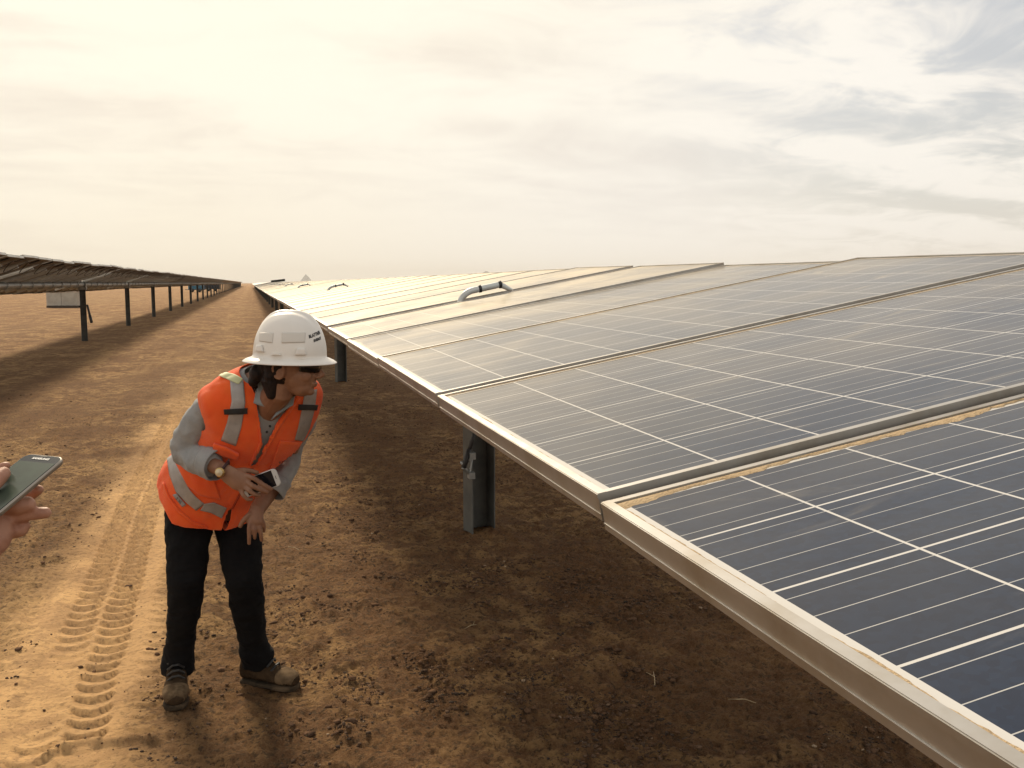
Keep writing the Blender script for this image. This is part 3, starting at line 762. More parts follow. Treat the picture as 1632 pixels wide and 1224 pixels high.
# skeleton points of the woman
shR, elR, wrR = at(340, 640, 3.42), at(290, 722, 3.53), at(353, 747, 3.36)
shL, elL, wrL = at(482, 640, 3.60), at(460, 735, 3.71), at(410, 812, 3.545)
hipR, knR, anR = at(303, 806, 3.77), at(297, 925, 3.63), at(284, 1062, 3.70)
hipL, knL, anL = at(376, 812, 3.82), at(389, 925, 3.60), at(408, 1056, 3.70)
b = MB()
face_parts(b, H, HX)
b.tube([H(-.030, 0, -.03), H(-.036, 0, -.085), at(424, 652, 3.44), at(412, 672, 3.48)], [.052, .050, .054, .058], 18)
v_ = [torso(360 * i / 40, v, -.028) for v in np.linspace(0, .99, 26) for i in range(40)]
f_ = [(j * 40 + i, j * 40 + (i + 1) % 40, (j + 1) * 40 + (i + 1) % 40, (j + 1) * 40 + i) for j in range(25) for i in range(40)]
f_.append(tuple(range(39, -1, -1))); f_.append(tuple(25 * 40 + i for i in range(40))); b.add(v_, f_)
for sh, el, wr in ((shR, elR, wrR), (shL, elL, wrL)):
    b.tube([sh, sh.lerp(el, .4), el, el.lerp(wr, .35), wr], [.028, .032, .032, .033, .025], 16)
b.tube([el.lerp(wr, .2), el.lerp(wr, .6), wrL, at(407, 822, 3.54)], [.037, .035, .029, .028], 16)
for hp, kn, an in ((hipR, knR, anR), (hipL, knL, anL)):
    b.tube([hp, hp.lerp(kn, .5), kn, kn.lerp(an, .35), an], [.070, .058, .046, .044, .032], 18)
# right hand: back of the hand to the camera, fingers over the phone
def P(l, Y0): return [at(x, y, Y0 - d) for x, y, d in l]
hand_mesh(b, P([(352, 747, 0), (366, 757, .004), (380, 766, .008), (393, 771, .010)], 3.36),
          [(P([(393, 758, .012), (404, 762, .026), (419, 772, .026), (433, 780, .018)], 3.36), .0098),
           (P([(392, 767, .012), (402, 774, .030), (414, 780, .030), (427, 785, .018)], 3.36), .0100),
           (P([(389, 775, .012), (397, 782, .028), (406, 788, .026), (415, 790, .014)], 3.36), .0094),
           (P([(383, 780, .010), (388, 790, .022), (395, 796, .020), (402, 796, .010)], 3.36), .0084),
           (P([(374, 751, .0), (389, 749, -.006), (402, 751, -.010), (411, 754, -.012)], 3.36), .0105)], view)
# left hand resting on the thigh
hand_mesh(b, P([(409, 812, 0), (407, 820, .004), (406, 828, .008), (406, 834, .010)], 3.53),
          [(P([(399, 830, .010), (397, 842, .020), (397, 855, .020), (397, 867, .012)], 3.53), .0092),
           (P([(405, 833, .010), (405, 844, .022), (406, 852, .018), (406, 858, .006)], 3.53), .0092),
           (P([(411, 832, .010), (414, 843, .018), (416, 853, .014), (417, 862, .004)], 3.53), .0090),
           (P([(416, 826, .006), (420, 834, .010), (421, 841, .004), (421, 847, -.006)], 3.53), .0080),
           (P([(400, 818, .004), (392, 825, .006), (386, 832, .006), (382, 840, .004)], 3.53), .0105)], view, pr=.034)
body = b.build('body', M_SKIN); skin(body, .0030, 5, .45); onW(body)

# hair: cap under the hat, nape and a low knot
b = MB(); b.ell(H(-.030, 0, .020), HX, (.088, .079, .103), 22, 14)
b.ell(H(-.058, 0, -.038), HX, (.042, .058, .052), 16, 10)
b.tube([H(-.052, .048, -.005), H(-.056, .050, -.040), H(-.054, .040, -.072)], [.022, .022, .014], 12)
b.tube([H(-.05, .02, -.02), H(-.060, .035, -.06), H(-.052, .03, -.112)], [.034, .032, .018], 12)
b.ell(H(-.112, .02, -.034), HX, (.026, .030, .032), 14, 10); b.ell(H(-.122, .025, -.060), HX, (.018, .02, .022), 12, 8)
for k in range(8):
    a = k * .7; b.tube([H(-.105, .03 * math.cos(a), -.03), H(-.132 + .010 * math.sin(a), .028 * math.cos(a), -.055), H(-.118, .03 * math.cos(a + .5), -.082 - .003 * k)], [.006, .007, .0025], 6)
b.tube([H(.040, .066, .022), H(.022, .072, .014), H(.006, .074, .016)], [.008, .009, .008], 8)
hair = b.build('hair', M_HAIR); skin(hair, .0032, 4); wrinkle(hair, .0011, 80, 1, (1, 1, .25)); onW(hair)

# sunglasses
b = MB(); n = 34; vs = []; fs = []
for i in range(n + 1):
    a = R(-60 + 120 * i / n); r_ = .103 + .004 * math.cos(a * 2); dip = .0165 * (1 - .42 * abs(math.sin(a)) ** 3); nose = .008 * math.exp(-(a / .14) ** 2)
    for z in (.014 + .004 * math.cos(a), -.003 - dip + nose):
        vs.append(H(-.004 + r_ * math.cos(a) ** .9 * 1.0, .079 * math.sin(a), z))
fs = [(2 * i, 2 * i + 1, 2 * i + 3, 2 * i + 2) for i in range(n)]
gl = link('sunglasses', pydata(vs, fs), mat('black lens', (.006, .006, .008), .12, spec=.6)); baked(gl, [('SOLIDIFY', dict(thickness=.003, offset=0))], True); onW(gl)
for s_ in (-1, 1):
    b = MB(); b.tube([H(.030, .0765 * s_, .012), H(-.004, .0785 * s_, .010), H(-.030, .077 * s_, .004)], .0032, 6); onW(b.build('temple', M_BLACK)).parent = gl

# trousers with bunched hems
b = MB()
b.tube([hipR.lerp(hipL, -.12) + Vector((0, 0, .10)), hipR.lerp(hipL, .3) + Vector((0, 0, .10)), hipR.lerp(hipL, .85) + Vector((0, 0, .09))], [.105, .125, .10], 20)
for hp, kn, an, hem in ((hipR, knR, anR, at(284, 1068, 3.70)), (hipL, knL, anL, at(411, 1058, 3.70))):
    b.tube([hp + Vector((0, 0, .03)), hp.lerp(kn, .35), hp.lerp(kn, .7), kn, kn.lerp(an, .25), kn.lerp(an, .5), kn.lerp(an, .72), kn.lerp(an, .84), hem + Vector((0, 0, .03)), hem - Vector((0, 0, .006))],
           [.092, .086, .077, .067, .065, .058, .052, .059, .064, .059], 22)
pa = b.build('trousers', M_PANTS); skin(pa, .0055, 5)
wrinkle(pa, .005, 10, 3, (1, 1, 1.3)); wrinkle(pa, .0022, 26, 8, (1, 1, 1.8)); onW(pa)

# boots
def boot(heel, toe, ankle, name='boot'):
    heel, toe, ankle = Vector(heel), Vector(toe), Vector(ankle)
    L_ = (toe - heel); L_.z = 0; ln = L_.length; fw = L_.normalized(); sd_ = Vector((fw.y, -fw.x, 0)); up = Vector((0, 0, 1))
    gz = max(float(ground_z(np.array([heel.x]), np.array([heel.y]))[0]), float(ground_z(np.array([toe.x]), np.array([toe.y]))[0]))
    base = Vector((heel.x, heel.y, gz + .000))
    secs = [(.0, .030, .075), (.06, .037, .10), (.2, .038, .105), (.36, .037, .095), (.5, .039, .072), (.66, .044, .058), (.82, .045, .050), (.93, .038, .042), (1.0, .024, .028)]
    def loft(secs, z0, e=2.6, top=True):
        vs = []; n = 20
        for s_, hw, ht in secs:
            for k in range(n):
                a = 2 * math.pi * k / n; c, s2 = math.cos(a), math.sin(a)
                vs.append(base + fw * (s_ * ln) + sd_ * (hw * math.copysign(abs(c) ** (2 / e), c)) + up * (z0 + ht / 2 + ht / 2 * math.copysign(abs(s2) ** (2 / e), s2)))
        m_ = len(secs); f = [(j * n + i, j * n + (i + 1) % n, (j + 1) * n + (i + 1) % n, (j + 1) * n + i) for j in range(m_ - 1) for i in range(n)]
        f.append(tuple(range(n - 1, -1, -1))); f.append(tuple((m_ - 1) * n + i for i in range(n))); return vs, f
    bt = MB(); bt.add(*loft(secs, .022))
    an2 = ankle; shaft0 = base + fw * (.22 * ln) + up * .07
    bt.tube([shaft0, shaft0.lerp(an2, .6) + up * .0, an2 + up * .05], [.048, .047, .050], 18)
    o = bt.build(name, M_BOOT); skin(o, .0042, 5); wrinkle(o, .0018, 34, 4); onW(o)
    # toe cap, dusty
    tc = MB(); tc.add(*loft([(s_, hw + .0022, ht + .002) for s_, hw, ht in ((.66, .044, .054), (.74, .046, .055), (.82, .045, .051), (.93, .038, .043), (1.0, .025, .029))], .0225))
    t_ = tc.build('toe_cap', M_TOE); baked(t_, [('SUBSURF', dict(levels=1, render_levels=1))]); onW(t_); t_.parent = o
    sl_ = MB(); sl_.add(*loft([(-.012, .030, .022), (.04, .037, .026), (.2, .038, .026), (.4, .035, .020), (.55, .039, .021), (.72, .046, .023), (.86, .046, .024), (.96, .038, .025), (1.015, .021, .024)], .0, 4))
    q_ = sl_.build('sole', M_SOLE); baked(q_, [('SUBSURF', dict(levels=1, render_levels=1))]); onW(q_); q_.parent = o
    for k in range(5):
        s_ = .30 + .075 * k; zz_ = .142 - .014 * k
        lb = MB(); c0 = base + fw * (s_ * ln) + up * (zz_)
        lb.tube([c0 - sd_ * .030 - up * .008, c0 - sd_ * .01 + fw * .010 + up * .010, c0 + sd_ * .01 + fw * .010 + up * .008, c0 + sd_ * .030 - up * .010], .0045, 6)
        onW(lb.build('lace', M_BLACK)).parent = o
    return o
g1 = at(281, 1141, 3.50); g2 = at(272, 1096, 3.755)
boot((at(284, 1090, 3.755).x, 3.755, 0), (at(280, 1140, 3.492).x, 3.492, 0), anR)
boot((at(389, 1091, 3.745).x, 3.735, 0), (at(474, 1098, 3.60).x, 3.60, 0), anL)

# shirt, vest
skinV = [(420, 560), (424, 648), (431, 672), (441, 664), (455, 650), (470, 632), (478, 600), (470, 560)]
vestV = [(402, 560), (405, 604), (409, 640), (415, 672), (419, 704), (412, 722), (401, 744), (407, 741), (416, 722), (427, 698), (440, 676), (458, 650), (476, 624), (484, 596), (480, 560)]
slit = [(365, 814), (370, 812), (367, 826), (360, 842), (352, 850), (356, 836)]
shirt = shell('shirt', M_SHIRT, None, -.003, .16, .998, [skinV], .002, 200, 130, holes=False, folds=.002, sm=5); onW(shirt)
def hem(u):
    return float(np.interp(u, [0, 40, 70, 95, 120, 150, 180, 230, 300, 360], [-.02, -.06, -.12, -.155, -.08, .06, .13, .12, .03, -.02]))
vest = shell('safety_vest', M_VEST, None, .010, hem, .996, [vestV, slit], .003, 320, 210, True, .0052, 9)
tag(vest)
bv = BVHTree.FromPolygons([v.co.copy() for v in vest.data.vertices], [tuple(p.vertices) for p in vest.data.polygons])
bs = BVHTree.FromPolygons([v.co + W.location for v in shirt.data.vertices], [tuple(p.vertices) for p in shirt.data.polygons])
def seat(px, py, tree, off, fallback=3.5):
    o = Vector((0, 0, CAMZ)); d = (at(px, py, 5) - o).normalized()
    h = tree.ray_cast(o, d)
    if h[0] is None: return None
    nn = h[1] if h[1].dot(d) < 0 else -h[1]
    return h[0] + (nn * .6 - d * .4).normalized() * off
def resamp(pl, n):
    pl = [Vector((p[0], p[1], 0)) for p in pl]; ds = [0]
    for a, b_ in zip(pl, pl[1:]): ds.append(ds[-1] + (b_ - a).length)
    out = []
    for i in range(n + 1):
        d = ds[-1] * i / n; k = max(j for j in range(len(ds) - 1) if ds[j] <= d + 1e-9) if d < ds[-1] else len(ds) - 2
        out.append(pl[k].lerp(pl[k + 1], (d - ds[k]) / (ds[k + 1] - ds[k] + 1e-9)))
    return out
def patch(name, Lp, Rp, m, parent, off=.003, thick=.0015, nu=24, nv=8, tree=None, world_parent=True):
    A = resamp(Lp, nu); B = resamp(Rp, nu); grid = {}; vs = []; fs = []
    for i in range(nu + 1):
        for j in range(nv + 1):
            q = A[i].lerp(B[i], j / nv); p = seat(q.x, q.y, tree or bv, off)
            if p is not None: grid[i, j] = len(vs); vs.append(p)
    for i in range(nu):
        for j in range(nv):
            k = [(i, j), (i, j + 1), (i + 1, j + 1), (i + 1, j)]
            if all(q in grid for q in k):
                w4 = [vs[grid[q]] for q in k]
                if max((w4[0] - w4[2]).length, (w4[1] - w4[3]).length) < .06: fs.append(tuple(grid[q] for q in k))
    par = list(range(len(vs)))
    def fd(a_):
        while par[a_] != a_: par[a_] = par[par[a_]]; a_ = par[a_]
        return a_
    for f_ in fs:
        for q_ in f_[1:]: par[fd(q_)] = fd(f_[0])
    cnt = {}
    for f_ in fs: cnt[fd(f_[0])] = cnt.get(fd(f_[0]), 0) + 1
    best = max(cnt, key=cnt.get); fs = [f_ for f_ in fs if fd(f_[0]) == best]
    used = sorted({k_ for f_ in fs for k_ in f_}); ix = {k_: n_ for n_, k_ in enumerate(used)}; vs = [vs[k_] for k_ in used]; fs = [tuple(ix[k_] for k_ in f_) for f_ in fs]
    o = link(name, pydata(vs, fs), m); baked(o, [('SMOOTH', dict(factor=.3, iterations=1)), ('SOLIDIFY', dict(thickness=thick, offset=0))])
    onW(o); o.parent = parent; return o
patch('reflective_stripe', [(366, 600), (369, 640), (362, 672), (352, 702)], [(388, 606), (391, 642), (385, 680), (376, 711)], M_TAPE, vest)
patch('reflective_stripe', [(485, 624), (481, 650), (475, 680), (469, 701)], [(505, 620), (501, 652), (493, 682), (483, 703)], M_TAPE, vest)
patch('sunlit_tape', [(349, 600), (366, 607), (380, 613)], [(358, 594), (374, 597), (388, 605)], M_TAPE_SUNLIT, vest, off=.005)
patch('reflective_stripe', [(266, 722), (268, 740), (271, 758), (281, 785), (297, 801), (313, 814)], [(275, 714), (280, 735), (290, 756), (303, 781), (314, 793), (326, 803)], M_TAPE, vest)
patch('reflective_stripe', [(319, 813), (336, 817), (353, 826)], [(326, 802), (341, 800), (361, 809)], M_TAPE, vest, off=.0045)
patch('edge_binding', [(402, 608), (406, 640), (411, 672), (414, 704), (397, 741)], [(407, 608), (411, 640), (416.5, 672), (419.5, 704), (402, 742)], M_VEST, vest, off=.003, thick=.005, nu=50, nv=2)
patch('edge_binding', [(473, 632), (457, 654), (440, 680), (427, 702), (408, 740)], [(478, 635), (462, 657), (445, 683), (432, 705), (412, 742)], M_VEST, vest, off=.003, thick=.005, nu=50, nv=2)
patch('zip', [(401, 745), (385, 778), (367, 812)], [(403.5, 746), (387.5, 779), (369.5, 813)], mat('dark orange zip', (.45, .06, .02), .6), vest, off=.004, thick=.003, nu=40, nv=2)
patch('black_tab', [(357, 652), (394, 650)], [(357, 660), (394, 659)], M_INK, vest, off=.007, thick=.004)
patch('black_tab', [(475, 644), (505, 645)], [(474, 653), (503, 653)], M_INK, vest, off=.007, thick=.004)
patch('pocket_flap', [(342, 705), (362, 712), (381, 722)], [(343, 715), (358, 723), (378, 729)], M_VEST, vest, off=.014, thick=.016, nu=14, nv=6)
patch('pocket', [(446, 702), (463, 703), (482, 704)], [(428, 748), (442, 748), (452, 750)], M_VEST, vest, off=.0045, thick=.004)
patch('pocket', [(276, 728), (300, 742), (340, 758)], [(300, 775), (320, 790), (352, 796)], M_VEST, vest, off=.004, thick=.004)
patch('hem_binding', [(260, 770), (268, 792), (284, 815), (305, 833), (330, 842)], [(262, 768), (270, 790), (286, 812), (307, 830), (331, 839)], M_VEST, vest, off=.004, thick=.005, nu=30, nv=2)
tg = patch('size_tag', [(276, 788), (282, 786)], [(291, 808), (297, 804)], mat('grey tag', (.30, .28, .27), .6), vest, off=.006, thick=.002, nu=4, nv=8)
def flatquad(me, c, ux, uy): # lay a text mesh on the plane spanned by ux, uy
    for v in me.vertices: v.co = c + ux * v.co.x + uy * v.co.y
def wtext(txt, px, py, dirx, size, tree, parent, off, name='lettering', m=M_INK, up_px=None):
    me = font_mesh(txt, size, 0, .0); c = (px, py)
    dx = Vector((dirx[0], dirx[1])).normalized(); dy = Vector((dx.y, -dx.x))
    sc = 1.0 / .00232; last = seat(px, py, tree, off) or at(px, py, 3.4)
    for v in me.vertices:
        q = (px + (dx.x * v.co.x + dy.x * v.co.y) * sc, py + (dx.y * v.co.x + dy.y * v.co.y) * sc)
        p = seat(q[0], q[1], tree, off)
        if p is not None: last = p
        v.co = last
    o = link(name, me, m); onW(o); o.parent = parent
wtext('BLATTNER', 453, 734, (1, -.12), .0095, bv, vest, .009)
wtext('2 XL', 286, 797, (.75, .75), .014, bv, vest, .0085)
onW(vest)
# collar flaps and buttons of the shirt
def poly_cloth(name, pts, m, parent, thick=.0025):
    b = MB(); b.add(pts, [tuple(range(len(pts)))]); o = b.build(name, m)
    bm = bmesh.new(); bm.from_mesh(o.data); bmesh.ops.triangulate(bm, faces=bm.faces); bmesh.ops.subdivide_edges(bm, edges=bm.edges, cuts=3, use_grid_fill=True); bm.to_mesh(o.data); bm.free()
    baked(o, [('SMOOTH', dict(factor=.3, iterations=2)), ('SOLIDIFY', dict(thickness=thick, offset=0))]); onW(o); o.parent = parent; return o
M_COLLAR = cloth('blue grey chambray', (.27, .30, .31), (.22, .25, .26))
poly_cloth('collar', [at(405, 604, 3.37), at(413, 602, 3.355), at(423, 606, 3.345), at(425, 628, 3.335), at(426, 650, 3.335), at(413, 647, 3.345), at(400, 641, 3.36), at(407, 625, 3.362)], M_COLLAR, shirt)
poly_cloth('collar', [at(470, 630, 3.345), at(468, 646, 3.345), at(452, 655, 3.34), at(436, 666, 3.345), at(431, 671, 3.355), at(444, 652, 3.352), at(458, 638, 3.352)], M_COLLAR, shirt)
b = MB(); b.tube([at(405, 606, 3.42), at(414, 592, 3.40), at(430, 590, 3.42), at(446, 600, 3.46)], .016, 10); onW(b.build('collar_stand', M_COLLAR, None, True)).parent = shirt
for (px, py) in ((422, 661), (430, 679), (425, 688), (463, 640), (448, 651)):
    p = seat(px, py, bs, .003)
    if p: b = MB(); b.ell(p, (CR, CU, CF), (.0048, .0048, .002), 10, 6); onW(b.build('button', M_INK)).parent = shirt
# sleeves
def sleeve(pts, rs, seed):
    b = MB(); b.tube(pts, rs, 24); o = b.build('sleeve', M_SHIRT); skin(o, .0042, 5)
    wrinkle(o, .0055, 11, seed, (1.5, 1, 1)); wrinkle(o, .0022, 27, seed + 4); onW(o); o.parent = shirt; return o
sleeve([at(372, 642, 3.48), at(350, 644, 3.46), at(329, 657, 3.46), at(308, 685, 3.49), at(296, 710, 3.52), at(297, 722, 3.52), at(312, 731, 3.48), at(330, 735, 3.43), at(340, 738, 3.41)],
       [.050, .056, .057, .054, .056, .056, .053, .052, .050], 3)
sleeve([at(474, 636, 3.58), at(484, 644, 3.60), at(482, 674, 3.67), at(468, 706, 3.71), at(462, 728, 3.71), at(452, 752, 3.65), at(441, 775, 3.605)],
       [.046, .050, .050, .048, .048, .044, .042], 9)
def cuff(c0, c1, r, seed):
    b = MB(); b.tube([c0.lerp(c1, q) for q in np.linspace(0, 1, 14)], [r * (1 + .03 * math.sin(q * 3.1)) for q in np.linspace(0, 1, 14)], 40, cap=False)
    o = b.build('cuff', M_SHIRT); wrinkle(o, .0032, 24, seed); baked(o, [('SOLIDIFY', dict(thickness=.0035, offset=1))]); onW(o); o.parent = shirt
cuff(at(330, 735, 3.43), at(346, 742, 3.395), .0535, 2)
cuff(at(446, 766, 3.61), at(434, 786, 3.58), .0425, 6)
# watch: gold case, dark strap
wd = (at(366, 757, 3.356) - at(346, 744, 3.37)).normalized(); wc = at(356, 749, 3.362)
M_GOLD = mat('gold', (.60, .42, .16), .3, .8, var=(.45, .30, .12), vscale=60)
side_ = wd.cross(CF).normalized(); vw = side_.cross(wd).normalized()
if vw.dot(CF) > 0: vw = -vw
b = MB(); b.tube([wc + side_ * math.cos(a) * .031 + vw * math.sin(a) * .022 for a in np.linspace(0, 2 * math.pi, 25)], .0052, 8, cap=False)
wa = onW(b.build('watch', mat('burgundy strap', (.04, .012, .012), .6), None, True))
b = MB(); cc = at(350, 753, 3.332); b.tube([cc, cc + CF * .010], .0165, 22); onW(b.build('case', M_GOLD, None, False)).parent = wa
b = MB(); b.tube([cc - CF * .009, cc - CF * .008], .0125, 20); onW(b.build('dial', mat('cream dial', (.62, .52, .34), .4))).parent = wa

# hard hat: full brim, crown ridges
HB = at(463, 567, 3.30)
hf = (HD + Vector((0, 0, .00))).normalized(); hr = hf.cross(Vector((0, 0, 1))).normalized(); hu = hr.cross(hf).normalized()
HA, HBs, HH = .1235, .108, .149
def hat_pt(a, rho, lift=0.0):
    """dome surface at angle a (0 = front) and normalised radius rho"""
    f_, r_ = rho * math.cos(a), rho * math.sin(a)
    z = HH * max(0, 1 - rho ** 2.7) ** (1 / 2.05)
    y_ = r_ * HBs
    rid = math.exp(-(y_ / .016) ** 4) * .009 + math.exp(-((abs(y_) - .042) / .010) ** 2) * .003
    z += rid * (1 - max(0, (rho - .55) / .45) ** 1) if rho < 1 else 0
    fx = f_ * HA * (1 if f_ > 0 else 1.03)
    return HB + hf * fx + hr * (r_ * HBs) + hu * (z + lift)
vs = []; nA = 96; prof = [math.sin(x * math.pi / 2) for x in np.linspace(0.0, 1, 30)]
prof[0] = .002
for rho in prof: vs += [hat_pt(2 * math.pi * i / nA, rho) for i in range(nA)]
for ex, dz_ in ((.004, -.004), (.012, -.007), (.024, -.012), (.033, -.0185), (.0345, -.021)):
    for i in range(nA):
        a = 2 * math.pi * i / nA; c, s_ = math.cos(a), math.sin(a)
        vs.append(HB + hf * (c * (HA * (1 if c > 0 else 1.03) + ex * 1.03)) + hr * (s_ * (HBs + ex * .9)) + hu * (dz_ + .003 * c))
nr_ = len(prof) + 5
fs = [(j * nA + i, j * nA + (i + 1) % nA, (j + 1) * nA + (i + 1) % nA, (j + 1) * nA + i) for j in range(nr_ - 1) for i in range(nA)]
fs.append(tuple(range(nA)))
hat = link('hard_hat', pydata(vs, fs), M_HAT)
bm = bmesh.new(); bm.from_mesh(hat.data); bmesh.ops.recalc_face_normals(bm, faces=bm.faces); bm.to_mesh(hat.data); bm.free()
baked(hat, [('SOLIDIFY', dict(thickness=.003, offset=-1))])
bh = BVHTree.FromPolygons([v.co.copy() for v in hat.data.vertices], [tuple(p.vertices) for p in hat.data.polygons])
patch('reflective_patch', [(449, 530), (487, 530)], [(449, 547), (486, 546)], mat('silver sticker', (.64, .60, .54), .4, .1), hat, off=.0012, thick=.001, tree=bh)
patch('reflective_patch', [(414, 530), (436, 530)], [(413, 544), (434, 547)], bpy.data.materials['silver sticker'], hat, off=.0012, thick=.001, tree=bh)
def lug(px0, px1, py0, py1):
    o = patch('slot_cover', [(px0 + 1, py0), (px1 - 1, py0)], [(px0 - 2, py1), (px1 + 2, py1)], M_HAT, hat, off=.005, thick=.009, nu=6, nv=4, tree=bh)
lug(411, 419, 550, 561); lug(472, 486, 555, 566); lug(434, 447, 563, 566)
for k, (txt, px, py, sz) in enumerate((('BLATTNER', 508, 530, .0138), ('ENERGY', 512, 536.5, .0115))):
    me = font_mesh(txt, sz, 0, .0007)
    for v in me.vertices:
        ang = math.atan2(HBs * .80, HA * .60)
        s_ = v.co.x / .118; a0 = R(27 if k == 0 else 24); zc = .080 if k == 0 else .064
        a = a0 - s_; zt_ = zc + v.co.y + .22 * v.co.x
        rho = max(0, 1 - (zt_ / HH) ** 2.05) ** (1 / 2.7)
        p = hat_pt(a, rho); nrm = (p - HB - hu * .04).normalized(); v.co = p + nrm * .0012
    o = link('lettering', me, M_INK); onW(o); o.parent = hat
onW(hat)

# her phone: a thing of its own, held in the right hand
def phone(name, c, ax, ay, Lh, Wh, th, body_m, front_m, scr_m, scr, label, extra=None):
    r = empty(name, c); tag(r, label, 'phone')
    az = ax.cross(ay).normalized()
    Mx = Matrix((( ax.x, ay.x, az.x), (ax.y, ay.y, az.y), (ax.z, ay.z, az.z))).to_4x4()
    def rr(hx, hy, rad, z, n=8):
        out = []
        for cx, cy, a0 in ((hx - rad, hy - rad, 0), (-hx + rad, hy - rad, 90), (-hx + rad, -hy + rad, 180), (hx - rad, -hy + rad, 270)):
            for k in range(n + 1): a = R(a0 + 90 * k / n); out.append(Mx @ Vector((cx + rad * math.cos(a), cy + rad * math.sin(a), z)))
        return out
    rings = [rr(Lh - .003, Wh - .003, .009, -th / 2), rr(Lh - .0008, Wh - .0008, .0115, -th / 2 + .0012), rr(Lh, Wh, .012, -th * .15), rr(Lh, Wh, .012, th * .25), rr(Lh - .0008, Wh - .0008, .0115, th / 2 - .0006), rr(Lh - .002, Wh - .002, .0105, th / 2)]
    n = len(rings[0]); vs = [p for q in rings for p in q]
    fs = [(j * n + i, j * n + (i + 1) % n, (j + 1) * n + (i + 1) % n, (j + 1) * n + i) for j in range(len(rings) - 1) for i in range(n)] + [tuple(range(n - 1, -1, -1))]
    link('body', pydata(vs, fs), body_m, r, False)
    vs = rr(Lh - .002, Wh - .002, .0105, th / 2); link('front_glass', pydata(vs, [tuple(range(n))]), front_m, r)
    x0, x1, y0 = scr
    vs = [Mx @ Vector(p) for p in ((x0, -y0, th / 2 + .0004), (x1, -y0, th / 2 + .0004), (x1, y0, th / 2 + .0004), (x0, y0, th / 2 + .0004))]
    link('screen', pydata(vs, [(0, 1, 2, 3)]), scr_m, r)
    return r, Mx
pe = at(441, 760, 3.362); axl = (at(441, 760, 3.362) - at(411, 771, 3.378)).normalized()
wv = (at(438, 747, 3.362) - at(445, 773, 3.355)); wv = (wv - axl * wv.dot(axl)).normalized()
if axl.cross(wv).dot(CF) > 0: wv = -wv
M_WHITE = mat('white phone front', (.62, .60, .57), .25); M_SCR = mat('dark screen', (.010, .010, .013), .12)
ph, Mx = phone('mobile_phone', pe - axl * .062, axl, wv, .069, .0325, .0075, mat('silver phone body', (.55, .54, .52), .35, .6), M_WHITE, M_SCR, (-.052, .052, .029),
      'white mobile phone with dark screen held in the bending woman\'s hand')
b = MB(); b.box(.0585, .0605, -.006, .006, .0040, .0043, Mx); b.build('speaker', M_INK, ph)

# ------------------------------------------------------------------ the person at the left edge
M_SKIN2 = mat('fair skin', (.43, .225, .150), .5, spec=.35, var=(.36, .175, .115), vscale=40, bump=.12, bscale=420)
Y0 = 1.42
def at2(x, y, Y): return at(x + 7, y + 4, Y)
def Q(l, Yb=Y0): return [at2(x, y, Yb + d) for x, y, d in l]
TR, TL, BRp = at2(99, 728, 1.455), at2(46, 714, 1.50), at2(6, 806, 1.36)
ax2 = (TR - BRp).normalized(); ay2 = (TL - TR); ay2 = (ay2 - ax2 * ay2.dot(ax2)).normalized()
az2 = ax2.cross(ay2)
ctr = TR - ax2 * .071 + ay2 * .0335
W2 = empty('person', Vector((-.86, 1.02, 0))); tag(W2, 'person at the left edge, only the hand and fingers holding a dark smartphone showing', 'person')
b = MB()
fr = [(Q([(-34, 812, 0), (-8, 800, -.004), (22, 802, -.004), (44, 799, 0)]), .0128),     # index, curled under the phone
      (Q([(-20, 830, .004), (6, 822, .004), (40, 815, .004), (71, 813, .006)]), .0095),    # middle, pointing right
      (Q([(-16, 848, .008), (8, 846, .006), (28, 842, .006), (35, 831, .010)]), .0090),    # ring
      (Q([(-10, 800, .040), (20, 792, .046), (44, 783, .044), (57, 774, .036)]), .0088),   # fingertip behind the phone
      (Q([(-48, 806, -.030), (-26, 778, -.030), (-8, 758, -.016), (2, 747, -.004)]), .0105)]    # thumb along the near side
for pts, r0 in fr: b.tube(pts, [r0 * .98, r0 * 1.0, r0 * .96, r0 * .84], 16)
b.tube(Q([(-6, 742, .02), (1, 738, .02), (7, 739, .02)]), [.007, .007, .006], 10)
wr2 = at2(-95, 905, 1.34)
b.tube([wr2, at2(-60, 872, 1.38), at2(-30, 846, 1.41), at2(-8, 826, 1.425)], [.030, .036, .036, .028], 18, up=Vector((.3, -.6, .7)), flat=.72)
el2 = Vector((-.74, .92, 1.02)); sh2 = Vector((-.80, .95, 1.36))
b.tube([sh2, el2, wr2], [.055, .046, .030], 16)
b.tube([Vector((-1.22, 1.08, 1.36)), Vector((-1.34, 1.0, 1.08)), Vector((-1.25, 1.2, .86))], [.055, .045, .032], 14)
b.ell(Vector((-1.25, 1.24, .80)), (Vector((1, 0, 0)), Vector((0, 1, 0)), Vector((0, 0, 1))), (.04, .03, .07))
for fx in range(4): b.tube([Vector((-1.28 + fx * .02, 1.25, .76)), Vector((-1.28 + fx * .02, 1.27, .68 + .004 * fx))], .009, 8)
HD2 = Vector((.25, .95, -.15)).normalized(); HR2 = HD2.cross(Vector((0, 0, 1))).normalized(); HU2 = HR2.cross(HD2); HC2 = Vector((-.98, 1.04, 1.62))
H2 = lambda f, r, u: HC2 + HD2 * f + HR2 * r + HU2 * u
face_parts(b, H2, (HD2, HR2, HU2))
b.tube([H2(-.02, 0, -.05), Vector((-1.0, 1.0, 1.42))], [.056, .062], 16)
for sx in (-.10, .10): b.tube([Vector((-1.0 + sx, 1.0, .92)), Vector((-1.0 + sx * 1.2, 1.02, .5)), Vector((-1.0 + sx * 1.3, 1.0, .1))], [.07, .05, .035], 14)
b.tube([Vector((-1.0, 1.0, .92)), Vector((-1.0, 1.0, 1.36))], [.12, .13], 18)
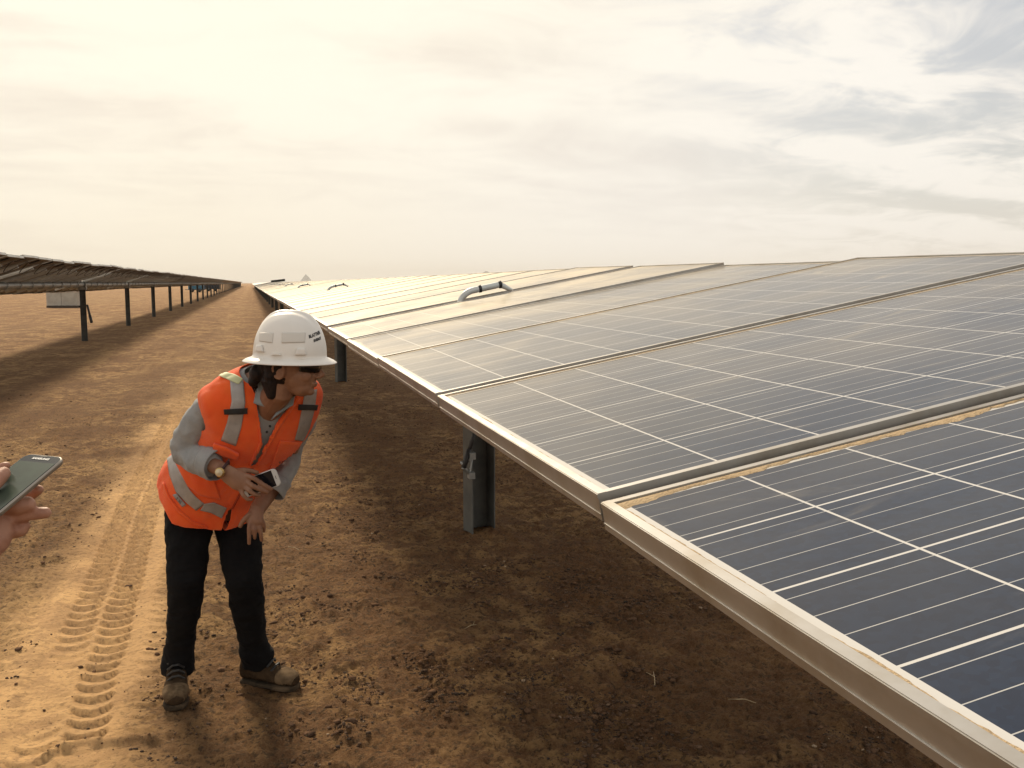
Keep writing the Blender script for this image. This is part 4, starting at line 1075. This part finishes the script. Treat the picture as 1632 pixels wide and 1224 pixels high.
b2 = b.build('body', M_SKIN2); skin(b2, .0028, 5, .45); wrinkle(b2, .0008, 60, 2)
w2 = Matrix.Translation(-W2.location); b2.data.transform(w2); b2.parent = W2
def part2(b, name, m, vox=.007, wr=.004):
    o = b.build(name, m); skin(o, vox, 5); wrinkle(o, wr, 12, 4); o.data.transform(w2); o.parent = W2; return o
b = MB(); b.tube([Vector((-1.0, 1.0, .90)), Vector((-1.0, 1.0, 1.1)), Vector((-1.0, 1.0, 1.32)), Vector((-1.0, 1.0, 1.43))], [.155, .165, .175, .075], 24, up=Vector((0, 1, 0)), flat=.72)
b.tube([Vector((-.84, .98, 1.37)), el2, el2.lerp(wr2, .45)], [.070, .060, .052], 18); b.tube([Vector((-1.16, 1.03, 1.37)), Vector((-1.34, 1.0, 1.08)), Vector((-1.27, 1.16, .90))], [.070, .060, .046], 18)
part2(b, 'shirt', cloth('khaki shirt', (.30, .27, .20)))
b = MB(); b.tube([Vector((-1.0, 1.0, .98)), Vector((-1.0, 1.0, .84))], [.16, .15], 22, up=Vector((0, 1, 0)), flat=.8)
for sx in (-.095, .095): b.tube([Vector((-1.0 + sx, 1.0, .86)), Vector((-1.0 + sx * 1.2, 1.02, .5)), Vector((-1.0 + sx * 1.3, 1.0, .09))], [.095, .078, .066], 20)
part2(b, 'trousers', cloth('blue jeans', (.045, .06, .10)))
for sx in (-.13, .13):
    b = MB(); b.tube([Vector((-1.0 + sx, .95, .05)), Vector((-1.0 + sx, 1.04, .055)), Vector((-1.0 + sx, 1.16, .04))], [.045, .05, .045], 16); b.tube([Vector((-1.0 + sx, 1.0, .05)), Vector((-1.0 + sx, 1.0, .15))], .045, 14); part2(b, 'boot', M_BOOT, .006, .002)
b = MB(); b.ell(H2(-.01, 0, .05), (HD2, HR2, HU2), (.122, .105, .10), 30, 16); b.tube([H2(.0, 0, .045), H2(0, 0, .055)], [.155, .155], 40)
part2(b, 'hard_hat', M_HAT, .004, .0)
M_GREY = mat('grey screen', (.050, .070, .052), .22, spec=.25, var=(.044, .060, .046), vscale=60)
ph2, Mx2 = phone('smartphone', ctr, ax2, ay2, .071, .0335, .0085, mat('champagne metal edge', (.30, .27, .23), .35, .6), mat('slate phone front', (.012, .018, .026), .25, spec=.2), M_GREY, (-.058, .0515, .0305),
      'slate grey smartphone with blank screen in the hand at the left edge')
me = font_mesh('SAMSUNG', .0062, 0, .0003)
for v in me.vertices: v.co = Mx2 @ Vector((.0600 + v.co.y, -v.co.x, .0085 / 2 + .0006))
link('lettering', me, mat('silver print', (.62, .62, .60), .4), ph2)
b = MB(); b.box(.0655, .0668, -.006, .006, .00435, .0047, Mx2); b.build('speaker', M_BLACK, ph2)

# ------------------------------------------------------------------ the air
b = MB(); b.box(-14000, 14000, -200, 14000, -12, 190)
hz = b.mesh(); m = bpy.data.materials.new('haze'); m.use_nodes = True; q = NT(m.node_tree)
pv = q.n('ShaderNodeVolumePrincipled'); pv.inputs['Color'].default_value = (.90, .88, .84, 1); pv.inputs['Density'].default_value = 9e-5; pv.inputs['Anisotropy'].default_value = .2
q.n('ShaderNodeOutputMaterial', i_Volume=pv.outputs[0])
tag(link('haze', hz, m), kind='stuff')
